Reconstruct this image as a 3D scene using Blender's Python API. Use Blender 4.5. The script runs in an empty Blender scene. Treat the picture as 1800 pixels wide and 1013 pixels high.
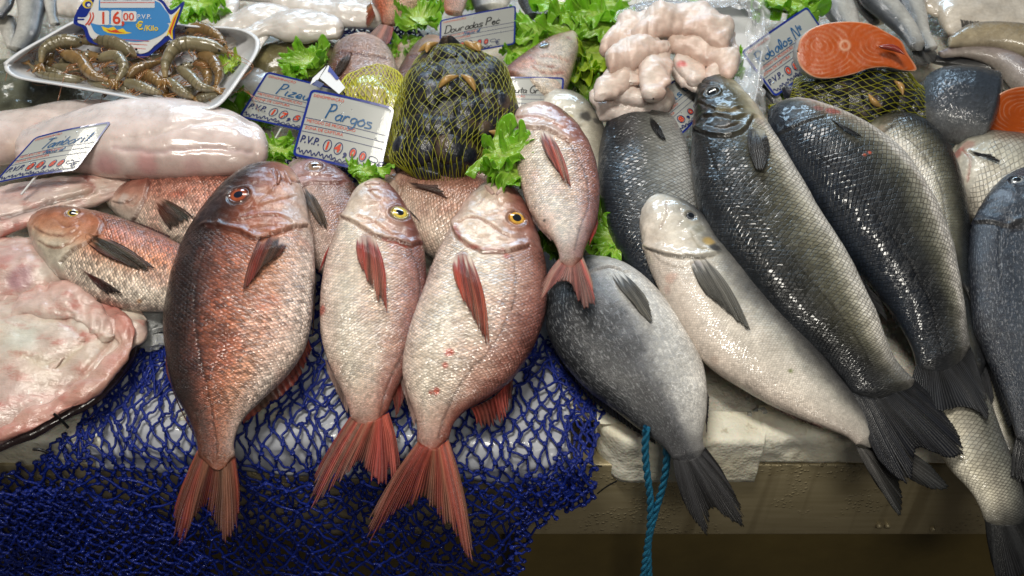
import bpy, bmesh, math, random
import numpy as np
from mathutils import Vector, Matrix

# ------------------------------------------------------------------ camera, world, lights, exposure
SC = bpy.context.scene
COL = SC.collection
LENS, SENS = 34.0, 36.0
PITCH = math.radians(42)
DIST = 1.15
CAMP = np.array([0.0, -DIST*math.cos(PITCH), DIST*math.sin(PITCH)])
SLOPE = math.radians(10)
NRM = np.array([0.0, -math.sin(SLOPE), math.cos(SLOPE)])
cam_d = bpy.data.cameras.new('camera'); cam = bpy.data.objects.new('camera', cam_d); COL.objects.link(cam)
cam_d.lens = LENS; cam_d.sensor_width = SENS; cam_d.clip_start = .02; cam_d.clip_end = 60
cam.location = CAMP; cam.rotation_euler = (math.pi/2-PITCH, 0, 0)
cam_d.dof.use_dof = True; cam_d.dof.focus_distance = 1.10; cam_d.dof.aperture_fstop = 5.0
SC.camera = cam
W = bpy.data.worlds.new('World'); SC.world = W; W.use_nodes = True
W.node_tree.nodes['Background'].inputs[0].default_value = (.50, .52, .58, 1)
W.node_tree.nodes['Background'].inputs[1].default_value = .06
def area(name, loc, target, sx, sy, power, col):
    l = bpy.data.lights.new(name, 'AREA'); l.shape = 'RECTANGLE'; l.size = sx; l.size_y = sy
    l.energy = power; l.color = col
    o = bpy.data.objects.new(name, l); COL.objects.link(o); o.location = loc
    o.rotation_euler = (Vector(target)-Vector(loc)).to_track_quat('-Z', 'Y').to_euler()
    return o
area('window_light', (-.1, 2.9, 1.9), (0, .1, 0), 2.6, .35, 44, (.55, .78, 1.0))
area('ceiling_lamp', (-.35, -.55, 2.1), (0, .0, 0), .7, .25, 29, (1.0, .95, .85))
area('ceiling_lamp', (-.15, 1.35, 2.0), (0, .0, 0), 1.3, .16, 16, (1.0, .96, .90))
area('aisle_lamp', (.4, -1.7, 1.7), (.1, -.3, -.1), .7, .3, 9, (1.0, .95, .84))
SC.view_settings.view_transform = 'Standard'; SC.view_settings.look = 'None'
SC.view_settings.exposure = 0.2; SC.view_settings.gamma = 1.0
SC.cycles.use_denoising = True
SC.cycles.max_bounces = 6

# ------------------------------------------------------------------ pixels of the photograph to points on real planes
RX = np.array([1.0, 0, 0]); FW = np.array([0, math.cos(PITCH), -math.sin(PITCH)]); UP = np.array([0, math.sin(PITCH), math.cos(PITCH)])
KF = 1800*LENS/SENS
def ray(p):
    p = np.asarray(p, float)
    return FW + ((p[..., 0:1]-900)/KF)*RX + ((506.5-p[..., 1:2])/KF)*UP
def P(p, h=0.0):
    r = ray(p); h = np.asarray(h, float)
    t = (h - CAMP@NRM)/(r@NRM)
    return CAMP + r*t[..., None]
def PL(p, p0, n):
    r = ray(p); t = ((np.asarray(p0)-CAMP)@n)/(r@n)
    return CAMP + r*t[..., None]
def V(p, Y):
    r = ray(p); t = (Y-CAMP[1])/r[..., 1]
    return CAMP + r*t[..., None]
def proj(q):
    d = np.asarray(q)-CAMP; z = d@FW
    return np.stack([900+KF*(d@RX)/z, 506.5-KF*(d@UP)/z], -1)
def hgt(q): return np.asarray(q)@NRM

# ------------------------------------------------------------------ noise
def _h(i, j, k, s):
    n = (i*374761393 + j*668265263 + k*2147483647 + s*974634777) & 0xffffffff
    n = ((n ^ (n >> 13))*1274126177) & 0xffffffff
    return ((n ^ (n >> 16)) & 0xffff)/65535.0
def vn(p, s=0):
    p = np.asarray(p, float); i = np.floor(p).astype(np.int64); f = p-i; f = f*f*(3-2*f)
    r = 0
    for a in (0, 1):
        for b in (0, 1):
            for c in (0, 1):
                w = (f[..., 0] if a else 1-f[..., 0])*(f[..., 1] if b else 1-f[..., 1])*(f[..., 2] if c else 1-f[..., 2])
                r = r + w*_h(i[..., 0]+a, i[..., 1]+b, i[..., 2]+c, s)
    return r*2-1
def fbm(p, o=3, s=0):
    r = 0; a = 1.0
    for k in range(o): r = r + a*vn(np.asarray(p)*2**k, s+k*7); a *= .5
    return r/1.6
def sm(x, a, b):
    x = np.clip((x-a)/(b-a), 0, 1); return x*x*(3-2*x)
def catmull(pts, n, closed=False):
    pts = np.asarray(pts, float); m = len(pts)
    d = np.r_[0, np.cumsum(np.maximum(np.linalg.norm(np.diff(pts, axis=0), axis=1), 1e-6))]
    t = np.linspace(0, d[-1], n); out = np.empty((n, pts.shape[1]))
    k = np.clip(np.searchsorted(d, t, 'right')-1, 0, m-2)
    u = ((t-d[k])/(d[k+1]-d[k]))[:, None]
    def tang(i):
        i0 = np.clip(i-1, 0, m-1); i1 = np.clip(i+1, 0, m-1)
        return (pts[i1]-pts[i0])/np.maximum(d[i1]-d[i0], 1e-9)[:, None]
    h = (d[k+1]-d[k])[:, None]; t0 = tang(k)*h; t1 = tang(k+1)*h
    return (2*u**3-3*u**2+1)*pts[k] + (u**3-2*u**2+u)*t0 + (-2*u**3+3*u**2)*pts[k+1] + (u**3-u**2)*t1
def nz(v): return v/np.maximum(np.linalg.norm(v, axis=-1, keepdims=True), 1e-12)

# ------------------------------------------------------------------ objects
def tag(o, label=None, cat=None, group=None, kind=None):
    if label: o['label'] = label
    if cat: o['category'] = cat
    if group: o['group'] = group
    if kind: o['kind'] = kind
    return o
def empty(name, loc, label, cat, group=None):
    o = bpy.data.objects.new(name, None); o.empty_display_size = .01; COL.objects.link(o)
    o.location = tuple(float(x) for x in loc); o['loc'] = 1; del o['loc']
    return tag(o, label, cat, group)
ORG = {}
def origin(parent):
    r = parent; v = np.zeros(3)
    while r is not None:
        v = v + np.array(r.location); r = r.parent
    return v
def mesh_obj(name, verts, faces, mat, parent=None, cols=None, uv=None, attrs=None, smooth=True, loc=None):
    verts = np.asarray(verts, float).reshape(-1, 3)
    org = origin(parent) if parent is not None else (np.asarray(loc, float) if loc is not None else np.zeros(3))
    me = bpy.data.meshes.new(name)
    if isinstance(faces, np.ndarray):
        k = faces.shape[1]; n = len(faces)
        me.vertices.add(len(verts)); me.vertices.foreach_set('co', (verts-org).ravel())
        me.loops.add(n*k); me.loops.foreach_set('vertex_index', faces.ravel().astype(np.int32))
        me.polygons.add(n); me.polygons.foreach_set('loop_start', np.arange(0, n*k, k, dtype=np.int32))
        me.polygons.foreach_set('loop_total', np.full(n, k, dtype=np.int32))
        me.update(calc_edges=True)
    else:
        me.from_pydata([tuple(v) for v in (verts-org)], [], faces); me.update()
    if cols is not None:
        a = me.color_attributes.new('Col', 'FLOAT_COLOR', 'POINT')
        c = np.ones((len(verts), 4)); c[:, :3] = np.asarray(cols).reshape(-1, 3); a.data.foreach_set('color', c.ravel())
    if uv is not None:
        vi = np.empty(len(me.loops), np.int32); me.loops.foreach_get('vertex_index', vi)
        l = me.uv_layers.new(name='scale'); l.data.foreach_set('uv', np.asarray(uv).reshape(-1, 2)[vi].ravel())
    for k, a in (attrs or {}).items():
        t = me.attributes.new(k, 'FLOAT', 'POINT'); t.data.foreach_set('value', np.asarray(a, float).ravel())
    me.polygons.foreach_set('use_smooth', np.full(len(me.polygons), smooth))
    if mat: me.materials.append(mat)
    o = bpy.data.objects.new(name, me); COL.objects.link(o)
    if parent is not None: o.parent = parent
    else: o.location = tuple(org)
    return o
def gridf(nu, nv, cu=False, cv=False, off=0):
    i = np.arange(nu if cu else nu-1); j = np.arange(nv if cv else nv-1)
    I, J = np.meshgrid(i, j, indexing='ij'); I2 = (I+1) % nu; J2 = (J+1) % nv
    return np.stack([I*nv+J, I2*nv+J, I2*nv+J2, I*nv+J2], -1).reshape(-1, 4)+off
def grid_norm(G, cu=False, cv=False):
    def d(a, ax, c):
        if c: return np.roll(a, -1, ax)-np.roll(a, 1, ax)
        return np.gradient(a, axis=ax)
    return nz(np.cross(d(G, 0, cu), d(G, 1, cv)))
def tube(path, r, k=6, closed=False):
    p = np.asarray(path, float); n = len(p); r = np.broadcast_to(r, (n,))
    t = nz(np.gradient(p, axis=0)) if not closed else nz(np.roll(p, -1, 0)-np.roll(p, 1, 0))
    ref = np.array([0.13, .37, .92]); a = nz(np.cross(t, ref)); b = np.cross(t, a)
    th = np.arange(k)*2*math.pi/k
    G = p[:, None]+r[:, None, None]*(np.cos(th)[None, :, None]*a[:, None]+np.sin(th)[None, :, None]*b[:, None])
    return G.reshape(-1, 3), gridf(n, k, closed, True)
class MB:
    def __init__(s): s.v = []; s.f = []; s.c = []; s.n = 0
    def add(s, v, f, c=None):
        v = np.asarray(v).reshape(-1, 3); s.v.append(v); s.f.append(np.asarray(f)+s.n); s.n += len(v)
        s.c.append(np.broadcast_to(c if c is not None else (1, 1, 1), (len(v), 3)))
    def build(s, name, mat, parent=None, **k):
        return mesh_obj(name, np.concatenate(s.v), np.concatenate(s.f), mat, parent, cols=np.concatenate(s.c), **k)

# ------------------------------------------------------------------ materials
class NT:
    def __init__(s, name):
        s.m = bpy.data.materials.new(name); s.m.use_nodes = True; s.t = s.m.node_tree
        s.b = s.t.nodes['Principled BSDF']
    def n(s, typ, props=None, **ins):
        x = s.t.nodes.new(typ)
        for k, v in (props or {}).items(): setattr(x, k, v)
        for k, v in ins.items():
            key = int(k[1:]) if k[0] == 'i' and k[1:].isdigit() else k.replace('_', ' ')
            s.set(x.inputs[key], v)
        return x
    def set(s, sock, v):
        if isinstance(v, bpy.types.NodeSocket): s.t.links.new(v, sock)
        else: sock.default_value = v
    def math(s, op, a, b=0.0, c=0.0, clamp=False):
        x = s.n('ShaderNodeMath', {'operation': op, 'use_clamp': clamp}, i0=a, i1=b, i2=c); return x.outputs[0]
    def mixc(s, f, a, b, mode='MIX'):
        x = s.n('ShaderNodeMix', {'data_type': 'RGBA', 'blend_type': mode}); s.set(x.inputs[0], f); s.set(x.inputs[6], a); s.set(x.inputs[7], b)
        return x.outputs[2]
    def rng(s, v, a, b, c, d): return s.n('ShaderNodeMapRange', None, i0=v, i1=a, i2=b, i3=c, i4=d).outputs[0]
    def P(s, **k):
        if 'Normal' in k and k.get('Coat_Weight', 0): k['Coat_Normal'] = k['Normal']
        for a, b in k.items(): s.set(s.b.inputs[a.replace('_', ' ')], b)
    def noise(s, sc, det=3, vec=None, rough=.5):
        x = s.n('ShaderNodeTexNoise', None, Scale=sc, Detail=det, Roughness=rough)
        s.t.links.new(vec if vec is not None else s.obj(), x.inputs['Vector']); return x.outputs[0]
    def obj(s):
        if not hasattr(s, 'tc'): s.tc = s.n('ShaderNodeTexCoord')
        return s.tc.outputs['Object']
    def bump(s, h, st, dist=.001, nrm=None):
        x = s.n('ShaderNodeBump', None, Strength=st, Distance=dist, Height=h)
        if nrm is not None: s.t.links.new(nrm, x.inputs['Normal'])
        return x.outputs[0]
    def col(s, name='Col'): return s.n('ShaderNodeVertexColor', {'layer_name': name}).outputs[0]
    def attr(s, name): return s.n('ShaderNodeAttribute', {'attribute_name': name}).outputs['Fac']
def c4(c): return (c[0], c[1], c[2], 1)

def mat_skin(name, edge=.6, bump=.5, rough=.32, metal=.25, coat=.35, rnd=.2, streak=0., bright=.25, soft=.10, glint=.0, sss=0.):
    m = NT(name); uv = m.n('ShaderNodeUVMap', {'uv_map': 'scale'}).outputs[0]
    wob = m.n('ShaderNodeTexNoise', None, Vector=uv, Scale=.35, Detail=2)
    uvw = m.n('ShaderNodeVectorMath', {'operation': 'MULTIPLY_ADD'}, i0=wob.outputs['Color'], i1=(.6, .6, 0), i2=uv).outputs[0]
    sx = m.n('ShaderNodeSeparateXYZ', None, i0=uvw)
    a = m.math('ADD', sx.outputs[0], sx.outputs[1]); b = m.math('SUBTRACT', sx.outputs[0], sx.outputs[1])
    co = m.n('ShaderNodeCombineXYZ', None, i0=a, i1=b).outputs[0]
    v1 = m.n('ShaderNodeTexVoronoi', {'voronoi_dimensions': '2D'}, Vector=co, Scale=1, Randomness=rnd)
    v2 = m.n('ShaderNodeTexVoronoi', {'voronoi_dimensions': '2D', 'feature': 'DISTANCE_TO_EDGE'}, Vector=co, Scale=1, Randomness=rnd)
    d = m.n('ShaderNodeVectorMath', {'operation': 'SUBTRACT'}, i0=co, i1=v1.outputs['Position']).outputs[0]
    ds = m.n('ShaderNodeSeparateXYZ', None, i0=d)
    lu = m.math('MULTIPLY', m.math('ADD', ds.outputs[0], ds.outputs[1]), .5)
    patch = m.rng(m.noise(16, 4, rough=.6), .34, .60, .5, 1.0); sc = m.math('MULTIPLY', m.attr('sc'), patch)
    e = m.rng(v2.outputs['Distance'], .0, soft, 1, 0)
    ef = m.math('MULTIPLY', m.math('MULTIPLY', e, sc), edge)
    vc = m.n('ShaderNodeSeparateColor', None, i0=v1.outputs['Color'])
    col = m.col()
    k = m.math('ADD', m.math('MULTIPLY', m.math('MULTIPLY', m.math('SUBTRACT', vc.outputs[0], .5), sc), bright), 1.0)
    nf = m.noise(260, 3); nb = m.noise(38, 4)
    k = m.math('MULTIPLY', k, m.rng(nf, .3, .7, .90, 1.10)); k = m.math('MULTIPLY', k, m.rng(nb, .3, .7, .86, 1.14))
    kc = m.n('ShaderNodeCombineColor', None, i0=k, i1=k, i2=k).outputs[0]
    c1 = m.mixc(1.0, col, kc, 'MULTIPLY')
    c2 = m.mixc(ef, c1, m.mixc(1.0, c1, (.16, .15, .15, 1), 'MULTIPLY'))
    lp = m.math('MULTIPLY', m.math('MULTIPLY', m.math('ADD', lu, .5), sc), bright*1.3)
    c3 = m.mixc(m.math('MULTIPLY', lp, 1.0, clamp=True), c2, m.mixc(1.0, c2, (1.7, 1.65, 1.6, 1), 'MULTIPLY'))  # one side of each scale lightened: rows of highlights painted into the colour
    hgt_ = m.math('ADD', m.math('MULTIPLY', lu, .9), m.math('MULTIPLY', m.math('SUBTRACT', 1.0, e), .5))
    tw = m.math('MULTIPLY', m.math('MULTIPLY', m.math('SUBTRACT', vc.outputs[1], .5), ds.outputs[0]), 2.2)
    hh = m.math('MULTIPLY', m.math('ADD', hgt_, tw), sc)
    n1 = m.bump(hh, bump, .0016)
    if streak:
        mp = m.n('ShaderNodeVectorMath', {'operation': 'MULTIPLY'}, i0=uv, i1=((.9, 5.5, 1) if streak < 1 else (.22, 1.25, 1))).outputs[0]
        sn = m.noise(1.6, 4, mp, .65)
        n1 = m.bump(sn, min(streak, .3), .002, n1)
        c3 = m.mixc(m.math('MULTIPLY', m.rng(sn, .38, .62, 0, 1), min(.62, streak)), c3, m.mixc(1.0, c3, (.35, .36, .38, 1), 'MULTIPLY'))
    if streak >= 1: c3 = m.mixc(m.rng(sn, .54, .60, 0, .6), c3, m.mixc(.6, m.mixc(1.0, c3, (2.0, 2.0, 2.0, 1), 'MULTIPLY'), (.36, .37, .39, 1)))
    n2 = m.bump(m.noise(520, 2), .3, .0009, n1); n3 = m.bump(m.noise(85, 4), .5, .0024, n2)
    m.P(Base_Color=c3, Metallic=metal, Roughness=m.rng(m.noise(120, 3), .3, .7, rough-.08, rough+.12), Normal=n3,
        Coat_Weight=min(1, coat*1.5), Coat_Roughness=.09, Specular_IOR_Level=.25)
    nc = m.bump(m.noise(60, 2), .20, .0024, m.bump(hh, bump*.5, .0016))
    if streak: nc = m.bump(sn, min(streak, .5)*.5, .002, nc)
    m.P(Coat_Normal=nc)
    return m.m
def mat_wet(name, col=None, rough=.28, coat=.5, bump=.3, bs=60, sss=.0, metal=0, fine=.1, var=.12, coatr=.1):
    m = NT(name); c = m.col() if col is None else m.n('ShaderNodeRGB').outputs[0]
    if col is not None: c.default_value = c4(col)
    k = m.rng(m.noise(45, 4), .3, .7, 1-var, 1+var); kc = m.n('ShaderNodeCombineColor', None, i0=k, i1=k, i2=k).outputs[0]
    n1 = m.bump(m.noise(bs, 4), bump, .004); n2 = m.bump(m.noise(420, 2), fine, .001, n1)
    m.P(Base_Color=m.mixc(1.0, c, kc, 'MULTIPLY'), Roughness=m.rng(m.noise(90, 3), .3, .7, rough-.1, rough+.12), Coat_Weight=coat, Coat_Roughness=coatr, Normal=n2, Metallic=metal)
    if sss: m.P(Subsurface_Weight=sss, Subsurface_Scale=.01, Subsurface_Radius=(1, .4, .3))
    return m.m
def mat_plain(name, col, rough=.5, coat=0, metal=0, spec=.5, bump=0, bs=80, var=.0, trans=0, alpha=1, ior=1.45, vs=20):
    m = NT(name); c = c4(col)
    if var:
        k = m.rng(m.noise(vs, 5, rough=.65), .3, .7, 1-var, 1+var); kc = m.n('ShaderNodeCombineColor', None, i0=k, i1=k, i2=k).outputs[0]
        c = m.mixc(1.0, c, kc, 'MULTIPLY')
    m.P(Base_Color=c, Roughness=rough, Coat_Weight=coat, Metallic=metal, Specular_IOR_Level=spec, Transmission_Weight=trans, Alpha=alpha, IOR=ior)
    if bump: m.P(Coat_Weight=coat, Normal=m.bump(m.noise(bs, 4), bump, .003))
    return m.m
def mat_fin(name):
    m = NT(name); c = m.col()
    m.P(Base_Color=c, Roughness=.45, Coat_Weight=.12, Coat_Roughness=.15, Specular_IOR_Level=.3, Normal=m.bump(m.noise(300, 2), .25, .001), Alpha=m.attr('al'), Subsurface_Weight=.0)
    return m.m
MS = dict(
    bass=mat_skin('bass_skin', edge=.8, bump=.6, rough=.36, metal=.0, coat=.3, rnd=.17, bright=.30, soft=.17),
    red=mat_skin('snapper_skin', edge=.5, bump=.85, rough=.36, metal=0, coat=.6, rnd=.25, bright=1.15, soft=.36, streak=.3),
    pink=mat_skin('bream_skin', edge=.42, bump=.9, rough=.34, metal=0, coat=.7, rnd=.25, bright=.6, soft=.34, streak=.22),
    grey=mat_skin('grey_bream_skin', edge=.3, bump=.35, rough=.42, metal=.0, coat=.3, rnd=.6, streak=1.2, bright=.5, soft=.25),
    pearl=mat_skin('pearl_skin', edge=.3, bump=.4, rough=.34, metal=0, coat=.6, rnd=.3, bright=.22, soft=.25),
    hide=mat_skin('salmon_hide', edge=.5, bump=.5, rough=.55, metal=0, coat=.5, rnd=.5, bright=.5, soft=.25),
    smooth=mat_skin('smooth_skin', edge=.14, bump=.2, rough=.33, metal=.0, coat=.45, rnd=.4, bright=.15, soft=.2),
)
M_FIN = mat_fin('fin_membrane')
M_FLESH = mat_wet('wet_flesh', rough=.3, coat=.6, bump=.35, bs=40, sss=.12)
M_SLIME = mat_wet('wet_hide', rough=.22, coat=.7, bump=.4, bs=50)
def mat_raw(name, coat, vein, sss=.12, rough=.34):
    m = NT(name); mp = m.n('ShaderNodeVectorMath', {'operation': 'MULTIPLY'}, i0=m.obj(), i1=(1, 2.2, 1.6)).outputs[0]
    v = m.noise(26, 6, mp, .62); w = m.noise(11, 5); k = m.rng(m.noise(90, 4), .3, .7, .86, 1.1); kc = m.n('ShaderNodeCombineColor', None, i0=k, i1=k, i2=k).outputs[0]
    c = m.mixc(m.rng(v, .52, .66, 0, vein), m.mixc(1.0, m.col(), kc, 'MULTIPLY'), (.50, .16, .13, 1)); c = m.mixc(m.rng(w, .55, .7, 0, vein*.7), c, (.62, .56, .42, 1))
    n = m.bump(v, .6, .005, m.bump(m.noise(160, 4), .3, .0015))
    m.P(Base_Color=c, Roughness=rough, Coat_Weight=coat, Coat_Roughness=.1, Normal=n, Subsurface_Weight=sss, Subsurface_Scale=.01, Subsurface_Radius=(1, .4, .3)); return m.m
M_RAW = mat_raw('raw_flesh', .6, .75); M_SOFT = mat_raw('pale_flesh', .35, .08, rough=.42)
M_EYE = mat_wet('eye_cornea', rough=.08, coat=1.0, bump=.0, fine=0, var=.03, coatr=.03)
# ------------------------------------------------------------------ stall: ice, boxes, steel counter, cabinet
Yf = float(P((1300, 778), 0.0)[1]); ZE = float(P((1300, 778), 0.0)[2])
def box(name, x0, x1, y0, y1, z0, z1, mat, parent=None, bev=.002, seg=2, noise=0, nf=60, cuts=0):
    bm = bmesh.new(); bmesh.ops.create_cube(bm, size=1)
    for v in bm.verts: v.co = Vector(((x0+x1)/2+v.co.x*(x1-x0), (y0+y1)/2+v.co.y*(y1-y0), (z0+z1)/2+v.co.z*(z1-z0)))
    if bev: bmesh.ops.bevel(bm, geom=bm.edges[:], offset=bev, segments=seg, profile=.6, affect='EDGES')
    me = bpy.data.meshes.new(name); org = origin(parent); 
    for v in bm.verts: v.co -= Vector(org)
    bm.to_mesh(me); bm.free()
    me.polygons.foreach_set('use_smooth', np.ones(len(me.polygons), bool))
    me.materials.append(mat); o = bpy.data.objects.new(name, me); COL.objects.link(o)
    if parent is not None: o.parent = parent
    return o
def mat_foam():
    m = NT('polystyrene'); v = m.n('ShaderNodeTexVoronoi', None, Vector=m.obj(), Scale=260, Randomness=1)
    big = m.noise(14, 5); st = m.rng(big, .42, .68, 0, 1)
    c = m.mixc(st, (.90, .87, .74, 1), (.76, .70, .53, 1)); c = m.mixc(m.rng(m.noise(90, 4), .60, .72, 0, .5), c, (.36, .31, .18, 1))
    m.P(Base_Color=c, Roughness=.7, Normal=m.bump(m.noise(55, 4), .8, .004, m.bump(v.outputs['Distance'], .35, .0012)), Subsurface_Weight=.1, Subsurface_Scale=.01)
    return m.m
def mat_ice():
    m = NT('crushed_ice'); n = m.noise(120, 5); 
    m.P(Base_Color=m.mixc(m.noise(9, 4), (.50, .46, .36, 1), (.74, .71, .64, 1)), Roughness=m.rng(n, .3, .7, .12, .5), Normal=m.bump(n, .9, .005, m.bump(m.noise(28, 4), .7, .010)), Subsurface_Weight=.2, Subsurface_Scale=.015)
    return m.m
def mat_steel():
    m = NT('wet_steel'); sx = m.n('ShaderNodeVectorMath', {'operation': 'MULTIPLY'}, i0=m.obj(), i1=(1, 1, 12)).outputs[0]
    gr = m.noise(14, 4, sx); dr = m.n('ShaderNodeTexVoronoi', None, Vector=m.obj(), Scale=190, Randomness=1)
    zone = m.rng(m.noise(9, 4), .50, .60, 0, 1); d = m.math('MULTIPLY', m.rng(dr.outputs['Distance'], .0, .42, 1, 0), zone)
    sp = m.n('ShaderNodeSeparateXYZ', None, i0=m.obj()).outputs[0]; drip = m.noise(40, 2, m.n('ShaderNodeVectorMath', {'operation': 'MULTIPLY'}, i0=m.obj(), i1=(1, 1, .06)).outputs[0])
    c = m.mixc(gr, (.34, .28, .15, 1), (.55, .47, .30, 1)); c = m.mixc(m.rng(drip, .55, .68, 0, .5), c, (.14, .10, .045, 1))
    m.P(Base_Color=c, Metallic=.35, Roughness=m.rng(gr, .3, .7, .28, .5), Normal=m.bump(d, .6, .005))
    return m.m
M_FOAM = mat_foam(); M_ICE = mat_ice(); M_STEEL = mat_steel()
M_CAB = mat_plain('cabinet_paint', (.13, .095, .03), .5, var=.3, vs=5, bump=.1)
M_LINER = mat_plain('liner_paper', (.46, .48, .53), .5, coat=.25, bump=1.0, bs=26, var=.05)
# ice bed
nx, ny = 260, 150; xs = np.linspace(-1.15, 1.15, nx); ys = np.linspace(Yf+.03, 1.35, ny)
X, Y = np.meshgrid(xs, ys, indexing='ij'); Z = Y*math.tan(SLOPE)
hI = -.012+.010*fbm(np.stack([X*14, Y*14, 0*X], -1), 4, 3)+.03*sm(Y, .45, 1.0)
G = np.stack([X, Y, Z], -1)+NRM*hI[..., None]
tag(mesh_obj('crushed_ice', G, gridf(nx, ny), M_ICE), kind='stuff', label='bed of wet crushed ice under the fish', cat='ice')
# counter
cr = empty('steel_counter', (0, Yf, ZE-.1), 'dull stained steel counter front with water drops below the boxes', 'counter')
zt = float(V((1400, 850), Yf+.004)[2]); zb = float(V((1400, 943), Yf+.004)[2])
box('front_panel', -1.3, 1.3, Yf+.006, Yf+.03, zb, zt+.03, M_STEEL, cr, .003)
box('counter_top', -1.3, 1.3, Yf+.032, 1.4, zt-.02, zt-.004, M_STEEL, cr, .002)
box('cabinet_front', -1.3, 1.3, Yf+.045, Yf+.06, zb-1.0, zb+.02, M_CAB, cr, .001)
box('cabinet_seam', -.012+.0, .004, Yf+.038, Yf+.0445, zb-1.0, zb-.002, mat_plain('dark_gap', (.02, .016, .008), .6), cr, .001)
for a in (1545, 1560, 1640):
    q = V((a, 925+(a % 3)*3), Yf+.004); bm_v, bm_f = tube([q+[0, .002, 0], q-[0, .002, 0], q-[0, .0025, 0]], [.003, .003, .0001], 12)
    mesh_obj('bolt', bm_v, bm_f, M_STEEL, cr)
tag(box('market_floor', -6, 6, -4, 6, -1.25, -1.2, mat_plain('floor', (.16, .14, .11), .6), None, 0), kind='structure')
# foam box on the right, open tray with a notched lip
fb = empty('foam_box', P((1300, 800), 0), 'cream foam box with worn rounded lip, on the right of the counter', 'box')
def foam_wall(name, xa, xb, top, bot, dy, n=300, lipnotch=None):
    """front wall swept in x: rounded lip profile, uneven worn edge"""
    x = np.linspace(xa, xb, n); prof = []
    for k in range(28):
        a = k/27
        if a < .25: y, z = (.040-.040*(a/.25)*.85, 0)
        elif a < .45:
            t = (a-.25)/.2*math.pi/2; y, z = .006-.008*math.sin(t)-.0*t, -.008*(1-math.cos(t))
        elif a < .9: y, z = -.002+0*a, -.008-(a-.45)/.45*1.0
        else: y, z = -.002+(a-.9)/.1*.03, -1.008
        prof.append((y, z))
    prof = np.array(prof)
    G = np.zeros((n, 28, 3)); G[..., 0] = x[:, None]
    dep = np.array([bot(v) for v in x]); tp = np.array([top(v) for v in x]); yo = np.array([dy(v) for v in x])
    zz = np.where(prof[:, 1] < -.0081, -.008+(prof[:, 1]+.008)[None]*1.0, prof[:, 1][None])
    G[..., 1] = Yf+prof[None, :, 0]+yo[:, None]
    G[..., 2] = np.where(prof[None, :, 1] < -.008, ZE+tp[:, None]-.008+(prof[None, :, 1]+.008)*dep[:, None], ZE+tp[:, None]+prof[None, :, 1])
    nn = .0022*fbm(G*70, 3, 5)+.0035*fbm(G*18, 2, 6); G[..., 1] -= nn; G[..., 2] += nn*.8
    return G
wx = lambda px, py=780: float(V((px, py), Yf)[0])
x0, xs1, x2 = wx(1052), wx(1345), wx(1900)
zrow = lambda py: float(V((1200, py), Yf)[2])
def rnd_corner(v): return .030*max(0, 1-(v-x0)/.035)**2
depth1 = ZE-zrow(852); depth2 = ZE-zrow(828)
def bot(v): return (depth1-.010)*(1-.45*max(0, 1-(v-x0)/.03)**2) if v < xs1 else depth2-.010
G = foam_wall('w', x0, x2, lambda v: .006 if v > xs1 else .003, bot, lambda v: rnd_corner(v)+(0 if v < xs1 else .006))
o = mesh_obj('front_wall', G, gridf(*G.shape[:2]), M_FOAM, fb)
G = np.stack([np.linspace(x0+.0, x0+.03, 8)[:, None]*np.ones(60), np.linspace(Yf+.02, Yf+.9, 60)[None]*np.ones((8, 1)), 0*np.ones((8, 60))], -1)
G[..., 2] = G[..., 1]*math.tan(SLOPE)+.004+.003*fbm(G*60, 3, 8); G = np.concatenate([G[:1]-[0, 0, .06], G, G[-1:]-[0, 0, .05]])
mesh_obj('side_wall', G, gridf(*G.shape[:2]), M_FOAM, fb)
# foam block at the left edge
fl = empty('foam_box', P((40, 780), 0), 'cream foam box corner at the lower left behind the net', 'box')
xl = float(V((170, 780), Yf)[0])
G = foam_wall('w', -1.15, xl, lambda v: -.005, lambda v: ZE-zrow(862)-.01, lambda v: .010, n=160); mesh_obj('front_wall', G, gridf(*G.shape[:2]), M_FOAM, fl)
# drape profile shared by liner and net: flat, over a soft edge, down
R0 = .035
def drape(x, q, off=0.0, bulge=True):
    """q: metres along the profile; q<0 on the slope behind the edge, then a bend, then straight down"""
    x = np.asarray(x, float); q = np.asarray(q, float)
    ye = Yf-.012-.010*np.sin(x*5+.5); a0 = SLOPE; arc = R0*(math.pi/2-0+a0)
    c_y, c_z = ye+R0*1.0, ZE-R0*.92
    ang = np.clip(q/arc, 0, 1)*(math.pi/2+a0)
    # top of the bend: normal leans back by the slope; ends facing the viewer
    ny_ = np.sin(a0*1.0)-0.0; th = math.pi/2+a0-ang          # angle of the normal above the viewer-facing direction
    y = c_y-(R0+off)*np.cos(th); z = c_z+(R0+off)*np.sin(th)
    back = np.minimum(q, 0); y = y-back*math.cos(a0); z = z-back*math.sin(a0)
    dn = np.maximum(q-arc, 0); z = z-dn
    return np.stack([x+0*y, y, z], -1)
# white liner sheet under the net
nx, nq = 300, 120; xa, xb = wx(150, 790), wx(1005, 760)
X, Q = np.meshgrid(np.linspace(xa, xb, nx), np.linspace(-.33, .085, nq), indexing='ij')
G = drape(X, Q, -.006+.004*fbm(np.stack([X*16, Q*16, 0*X], -1), 3, 4)); nr = .012*np.abs(fbm(np.stack([X*9, Q*30, 0*X], -1), 3, 8)); G[..., 1] += (nr-.002)*sm(Q, -.02, .05)
ls = mesh_obj('paper_liner', G, gridf(nx, nq), M_LINER, None, loc=G[150, 60]); md = ls.modifiers.new('t', 'SOLIDIFY'); md.thickness = .001
tag(ls, 'white plastic coated paper folded over the counter edge under the blue net', 'liner')
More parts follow.
